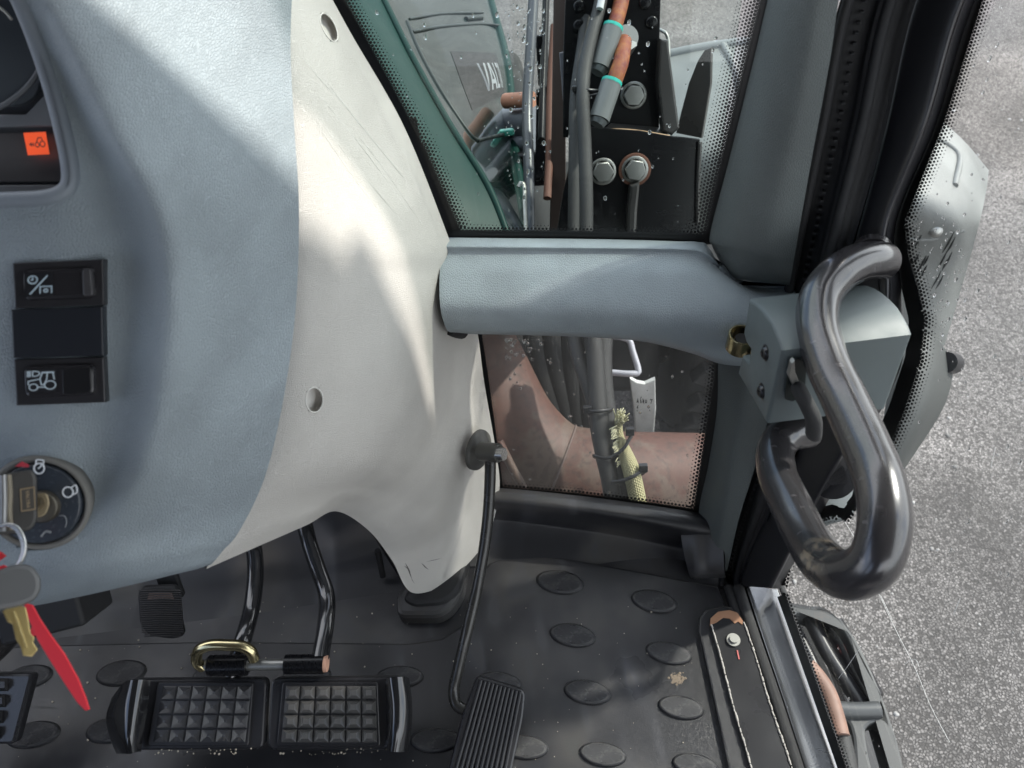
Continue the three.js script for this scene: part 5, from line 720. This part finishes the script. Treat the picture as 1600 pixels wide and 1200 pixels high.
// ================================================================== outside, behind the lower window
{
  const tube = thing('frame_tube', 'thick curved steel tube with worn red paint and a weld seam', 'tube', P(870, 745, 1.2));
  const path = [[640, 380, 1.16], [692, 480, 1.15], [745, 590, 1.14], [797, 685, 1.13], [862, 742, 1.125], [945, 758, 1.12], [1050, 761, 1.13], [1120, 762, 1.135], [1190, 763, 1.14]].map((q) => P(...q));
  part(tube, 'steel_tube', rod(path, 0.0835, { n: 110, m: 40 }), M.rust);
  const c = new THREE.CatmullRomCurve3(path, false, 'centripetal'); let bt = 0, be = 1e9; for (let k = 0; k <= 200; k++) { const e = c.getPointAt(k / 200).distanceTo(P(868, 745, 1.125)); if (e < be) { be = e; bt = k / 200; } }
  const q = c.getPointAt(bt), tg = c.getTangentAt(bt).add(V(0.0, 0, 0)).normalize(), f = frame(q, tg);
  part(tube, 'weld_seam', new THREE.TorusGeometry(0.0838, 0.0016, 8, 80).applyMatrix4(f), std(lin(0.1, 0.07, 0.06), 0.7));
  part(tube, 'side_gusset', [rod([P(780, 690, 1.03), P(800, 730, 1.03), P(825, 775, 1.03)], 0.006, { n: 12, m: 10 })], M.rust);

  const hb = thing('hose_bundle', 'bundle of black hydraulic hoses passing behind the lower window', 'hoses', P(955, 780, .99));
  const H = [[[893, 500, 1.02], [905, 560, 1.0], [925, 620, .985], [938, 690, .98], [950, 740, .98], [958, 800, .98]], [[912, 500, 1.03], [922, 560, 1.01], [936, 620, 1.0], [950, 690, .99], [960, 740, .985], [968, 800, .985]], [[945, 500, 1.0], [942, 560, .99], [945, 620, .98], [956, 690, .972], [966, 740, .972], [976, 800, .972]], [[925, 500, .99], [931, 570, .98], [935, 640, .97], [942, 700, .965], [952, 745, .965], [962, 800, .965]]];
  H.forEach((l, k) => part(hb, 'hose', rod(l.map((e) => P(...e)), [0.0105, 0.0125, 0.0125, 0.0118][k], { n: 60, m: 16 }), M.hose));
  const tie = (pts, b) => part(hb, 'cable_tie', [rod(pts.map((e) => P(...e)), 0.0022, { n: 40, m: 8, closed: true, flat: 0.6 }), boxAt(P(...b), nB1, V(0, 1, 0), 0.011, 0.010, 0.008, 0.001)], M.blackPlastic);
  tie([[928, 712, .96], [950, 716, .95], [975, 700, .945], [986, 680, .95], [980, 690, 1.0], [945, 715, 1.01]], [984, 674, .945]);
  tie([[948, 752, .965], [968, 752, .945], [990, 744, .938], [1008, 732, .945], [1000, 742, 1.0], [960, 755, 1.01]], [1005, 731, .94]);
  tie([[915, 640, .975], [930, 643, .95], [955, 640, .96], [950, 638, 1.01], [925, 637, 1.01]], [918, 640, .965]);
  const slv = thing('woven_sleeve', 'pale yellow woven protective sleeve frayed open at its top', 'sleeve', P(995, 780, .97));
  const sl = part(slv, 'sleeve', rod([[966, 655, .965], [968, 680, .962], [976, 705, .958], [986, 735, .955], [993, 765, .955], [1001, 810, .955]].map((e) => P(...e)), (t) => 0.0072 + 0.0085 * sst(0.1, 0.5, t), { n: 60, m: 24, flat: 0.7 }), M.sleeve);
  const R = rng(17), fb = []; for (let k = 0; k < 46; k++) { const a = -Math.PI / 2 + (R() - 0.5) * 1.1 + 0.2, l = 6 + R() * 15, x = 967 + (R() - 0.5) * 14, y = 664 - R() * 10; fb.push(rod([P(x, y, .962), P(x + Math.cos(a) * l * 0.5 + R() * 2, y + Math.sin(a) * l * 0.55, .958 - R() * 0.008), P(x + Math.cos(a) * l + 3 * R(), y + Math.sin(a) * l + 4 * R(), .955 - R() * 0.016)], 0.0007, { n: 6, m: 5 })); }
  for (let k = 0; k < 30; k++) { const t = R() * R(), x = mix(966, 978, t) - 10 + R() * 4, y = mix(665, 735, t); fb.push(rod([P(x + 4, y, .955), P(x, y + 2, .951), P(x - 3 - R() * 3, y + 4 + R() * 4, .95)], 0.0006, { n: 4, m: 5 })); }
  part(slv, 'frayed_thread', fb, std(lin(0.55, 0.53, 0.36), 0.9)).userData.kind = 'stuff';

  const hd = thing('bracket_handle', 'light grey bent rod handle behind the hoses', 'handle', P(985, 580, 1.15));
  part(hd, 'rod', rod([[955, 525, 1.16], [972, 527, 1.15], [983, 532, 1.15], [989, 550, 1.15], [997, 576, 1.15], [997, 582, 1.15], [985, 584, 1.15], [955, 582, 1.16]].map((e) => P(...e)), 0.005, { n: 60, m: 14 }), std(lin(0.42, 0.42, 0.45), 0.4, { metalness: 0.3 }));
  const nl = V(-0.1, 0.25, 0.95).normalize(), o = P(1005, 630, 1.2), at = (x, y, u = 0) => onPlane(x, y, nl, o, u);
  const lp = thing('marked_plate', 'pale metal strip with hand written marks beside the handle', 'plate', at(1005, 690));
  part(lp, 'strip', plate([[984, 591], [996, 598], [1008, 600], [1024, 593], [1025, 640], [1020, 700], [994, 700], [990, 640]].map(([x, y]) => at(x, y)).reverse(), nl, 0.01, { bevel: 0.002 }), std(lin(0.5, 0.51, 0.49), 0.5, { map: rep(wearT, 0.1) }));
  const mk = canvas(256, 128, (x) => { x.fillStyle = '#b4b6b2'; x.fillRect(0, 0, 256, 128); x.strokeStyle = '#23262a'; x.lineWidth = 9; x.lineCap = 'round'; const L = (...p) => { x.beginPath(); x.moveTo(p[0], p[1]); for (let i = 2; i < p.length; i += 2) x.lineTo(p[i], p[i + 1]); x.stroke(); }; L(20, 52, 32, 28, 42, 54); L(24, 46, 40, 46); L(72, 30, 72, 54, 84, 54); L(72, 42, 82, 42); L(72, 20, 80, 12); L(104, 54, 104, 32, 118, 54, 118, 32); L(140, 34, 140, 54, 156, 54, 156, 34); L(206, 32, 232, 32, 216, 58); L(22, 92, 34, 82, 30, 100); L(24, 116, 26, 118); L(200, 112, 204, 116); });
  part(lp, 'marking', quad(at(993, 618, 0.0006), at(1022, 618, 0.0006), at(1021, 644, 0.0006), at(993, 644, 0.0006)), new THREE.MeshStandardMaterial({ map: mk, roughness: 0.6 }));

  const ch = thing('tractor_chassis', 'dark grimy chassis and engine housing behind hoses and tube', 'chassis', V(0.0, -1.0, -1.3));
  part(ch, 'engine_side', boxAt(V(-0.25, -0.35, -1.45), V(0, 0, 1), V(0, 1, 0), 0.75, 0.75, 0.9, 0.04), M.grime);
  part(ch, 'side_tank', [boxAt(V(0.2, -0.4, -1.45), V(-0.15, 0.1, 1).normalize(), V(0, 1, 0), 0.42, 0.55, 0.3, 0.05)], M.grime);
  part(ch, 'pleated_boot', [0, 1, 2, 3, 4].map((k) => rod([P(790 + k * 34, 480, 1.2), P(812 + k * 26, 560, 1.19), P(850 + k * 16, 640, 1.2), P(880 + k * 10, 720, 1.22)], (t) => 0.022 - 0.004 * t, { n: 24, m: 14 })), std(lin(0.045, 0.045, 0.045), 0.8, { map: rep(dustT, 0.4), bumpMap: rep(dustT, 0.2), bumpScale: 0.001 }));
    const wc = V(0.64, -0.55, -1.66), prof = [[0.29, -0.2], [0.36, -0.225], [0.44, -0.22], [0.48, -0.19], [0.49, 0], [0.48, 0.19], [0.44, 0.22], [0.36, 0.225], [0.29, 0.2]];
  const ax = frame(wc, V(1, 0, 0)); const wh = part(ch, 'front_wheel', lathe(prof, 72).applyMatrix4(ax), M.tyre, 'dark front tyre');
  const lugs = []; for (let k = 0; k < 30; k++) for (const s of [-1, 1]) { const a = (k + (s > 0 ? 0.5 : 0)) / 30 * Math.PI * 2, g = new RoundedBoxGeometry(0.035, 0.05, 0.22, 1, 0.006); g.rotateX(0).rotateY(0).applyMatrix4(new THREE.Matrix4().makeRotationX(s * 0.0)); g.rotateZ(0); const m = new THREE.Matrix4().makeRotationZ(a).multiply(new THREE.Matrix4().makeTranslation(0.49, 0, s * 0.105)).multiply(new THREE.Matrix4().makeRotationX(s * 0.6)); g.applyMatrix4(m).applyMatrix4(ax); lugs.push(g); }
  part(wh, 'tread_lug', lugs, M.tyre).userData.kind = 'stuff'; part(wh, 'rim', lathe([[0, 0.03], [0.1, 0.04], [0.2, -0.05], [0.27, -0.08], [0.3, -0.2], [0.3, 0.2]], 48).applyMatrix4(ax), std(lin(0.3, 0.31, 0.3), 0.5, { side: THREE.DoubleSide }));
  part(ch, 'axle_beam', boxAt(V(0.2, -0.6, -1.5), V(0, 0, 1), V(0, 1, 0), 0.9, 0.18, 0.2, 0.03), M.grime);
}

// ================================================================== step below the door
{
  const st = thing('door_step', 'black moulded step frame with large openings below the door', 'step', onY(1330, 1100, -0.36)), Y = (l, h = -0.34) => l.map(([x, y]) => onY(x, y, h));
  const outer = [[1180, 930], [1240, 945], [1290, 952], [1316, 968], [1340, 1000], [1362, 1045], [1384, 1100], [1404, 1160], [1420, 1230], [1440, 1330], [1180, 1330]];
  const h1 = [[1237, 962], [1282, 950], [1304, 966], [1322, 990], [1345, 1040], [1372, 1088], [1368, 1100], [1355, 1102], [1290, 1100], [1256, 1020]], h2 = [[1286, 1126], [1325, 1125], [1333, 1150], [1342, 1320], [1310, 1320]], h3 = [[1362, 1130], [1378, 1128], [1392, 1150], [1412, 1300], [1390, 1310], [1358, 1180], [1352, 1140]];
  part(st, 'step_frame', plate(Y(outer).reverse(), V(0, 1, 0), 0.04, { bevel: 0.005, holes: [Y(h1), Y(h2), Y(h3)], round: 0.012 }), std(lin(0.035, 0.037, 0.038), 0.5, { roughnessMap: rep(roughT, 0.2) }));
  part(st, 'cross_bar', [rod(Y([[1290, 1106], [1330, 1110], [1374, 1109]], -0.337), 0.012, { n: 20, m: 14 })], std(lin(0.05, 0.053, 0.055), 0.45));
  part(st, 'inner_rib', [rod(Y([[1262, 960], [1290, 1015], [1318, 1060], [1345, 1100]], -0.37), 0.012, { n: 20, m: 12 }), rod(Y([[1236, 970], [1262, 1020], [1290, 1080]], -0.38), 0.01, { n: 20, m: 12 }), rod(Y([[1300, 975], [1330, 1030], [1362, 1092]], -0.385), 0.02, { n: 20, m: 12 })], M.blackPlastic);
  part(st, 'step_back', plate(Y([[1180, 935], [1250, 950], [1300, 1060], [1350, 1230], [1200, 1230]], -0.5).reverse(), V(0, 1, 0), 0.01), M.grime);
  part(st, 'lower_tread', plate(Y([[1190, 935], [1280, 948], [1330, 1005], [1376, 1105], [1410, 1230], [1345, 1230], [1330, 1120], [1285, 1000], [1230, 960]], -0.62).reverse(), V(0, 1, 0), 0.03, { bevel: 0.004 }), M.blackPlastic);
  const hs = thing('orange_hose', 'pale orange pipe end beside the step under the sill', 'pipe', onY(1290, 1080, -0.3));
  part(hs, 'pipe', rod([[1262, 1040], [1280, 1062], [1294, 1085], [1304, 1115], [1313, 1150]].map(([x, y]) => onY(x, y, -0.27)), 0.0125, { n: 30, m: 16 }), std(lin(0.2, 0.115, 0.085), 0.6, { map: rep(wearT, 0.08) }));
  part(hs, 'black_lower_end', rod([[1313, 1150], [1322, 1190], [1330, 1240]].map(([x, y]) => onY(x, y, -0.28)), 0.014, { n: 20, m: 16 }), M.hose);
  const apron = thing('cab_apron', 'black panel closing the cab side below the sill', 'panel', V(0.27, -0.4, 0));
  part(apron, 'panel', boxAt(V(0.262, -0.2, 0.12), V(1, 0, 0), V(0, 1, 0), 1.1, 0.36, 0.012, 0.003), M.blackPlastic);
}

// ================================================================== roof and mirror
{
  const rf = thing('cab_roof', 'pale cab roof above the windscreen and door', 'roof', V(-0.4, 1.0, 0.1));
  const rp = [[-1.15, -0.6], [0.16, -0.62], [0.32, -0.645], [0.49, -0.683], [0.53, -0.65], [0.53, 1.2], [-1.15, 1.2]].map(([x, z]) => V(x, 1.13, z)).reverse();
  part(rf, 'roof_panel', plate(rp, V(0, 1, 0), 0.08, { bevel: 0.02, round: 0.03 }), M.roof);
  const mr = thing('wing_mirror', 'tall black wing mirror on an arm outside the door', 'mirror', V(0.66, 0.62, -0.33));
  part(mr, 'housing', boxAt(V(0.68, 0.9, -0.58), V(0.35, 0, 1).normalize(), V(0, 1, 0), 0.36, 0.5, 0.07, 0.03), M.blackPlastic);
  part(mr, 'mirror_glass', boxAt(V(0.692, 0.9, -0.542), V(0.35, 0, 1).normalize(), V(0, 1, 0), 0.3, 0.44, 0.006, 0.002), M.steel);
  part(mr, 'arm', rod([V(0.44, 1.04, -0.58), V(0.55, 1.17, -0.6), V(0.66, 1.19, -0.6), V(0.68, 1.1, -0.59)], 0.014, { n: 24, m: 12 }), M.blackPlastic);
}

// ================================================================== behind the camera: seat and the lower cab walls
{
  const seat = thing('driver_seat', 'black driver seat behind the steering console', 'seat', V(-0.4, 0, 0.62));
  part(seat, 'seat_cushion', boxAt(V(-0.4, 0.4, 0.55), V(0, 1, 0.08), V(0, 0, -1), 0.5, 0.48, 0.13, 0.05), M.blackMatt);
  part(seat, 'backrest', boxAt(V(-0.4, 0.74, 0.84), V(0, -0.15, -1), V(0, 1, 0), 0.5, 0.66, 0.13, 0.05), M.blackMatt);
  part(seat, 'seat_base', boxAt(V(-0.4, 0.17, 0.58), V(0, 1, 0), V(0, 0, -1), 0.36, 0.4, 0.34, 0.03), M.blackPlastic);
  const wall = thing('cab_rear_wall', 'black lower wall of the cab behind the seat', 'wall', V(-0.4, 0, 1.2));
  part(wall, 'panel', boxAt(V(-0.4, 0.3, 1.2), V(0, 0, 1), V(0, 1, 0), 1.5, 0.66, 0.05, 0.01), M.blackPlastic);
  const side = thing('cab_left_wall', 'black lower wall and fender cover on the left of the cab', 'wall', V(-1.12, 0, 0.2));
  part(side, 'panel', boxAt(V(-1.12, 0.22, 0.25), V(1, 0, 0), V(0, 1, 0), 1.85, 0.5, 0.05, 0.01), M.blackPlastic);
  part(side, 'door_post', [boxAt(V(-1.12, 0.75, -0.3), V(1, 0, 0), V(0, 1, 0), 0.12, 0.7, 0.06, 0.01), boxAt(V(-1.12, 0.75, 0.7), V(1, 0, 0), V(0, 1, 0), 0.14, 0.7, 0.06, 0.01)], M.blackPlastic);
}

renderer.render(scene, camera);
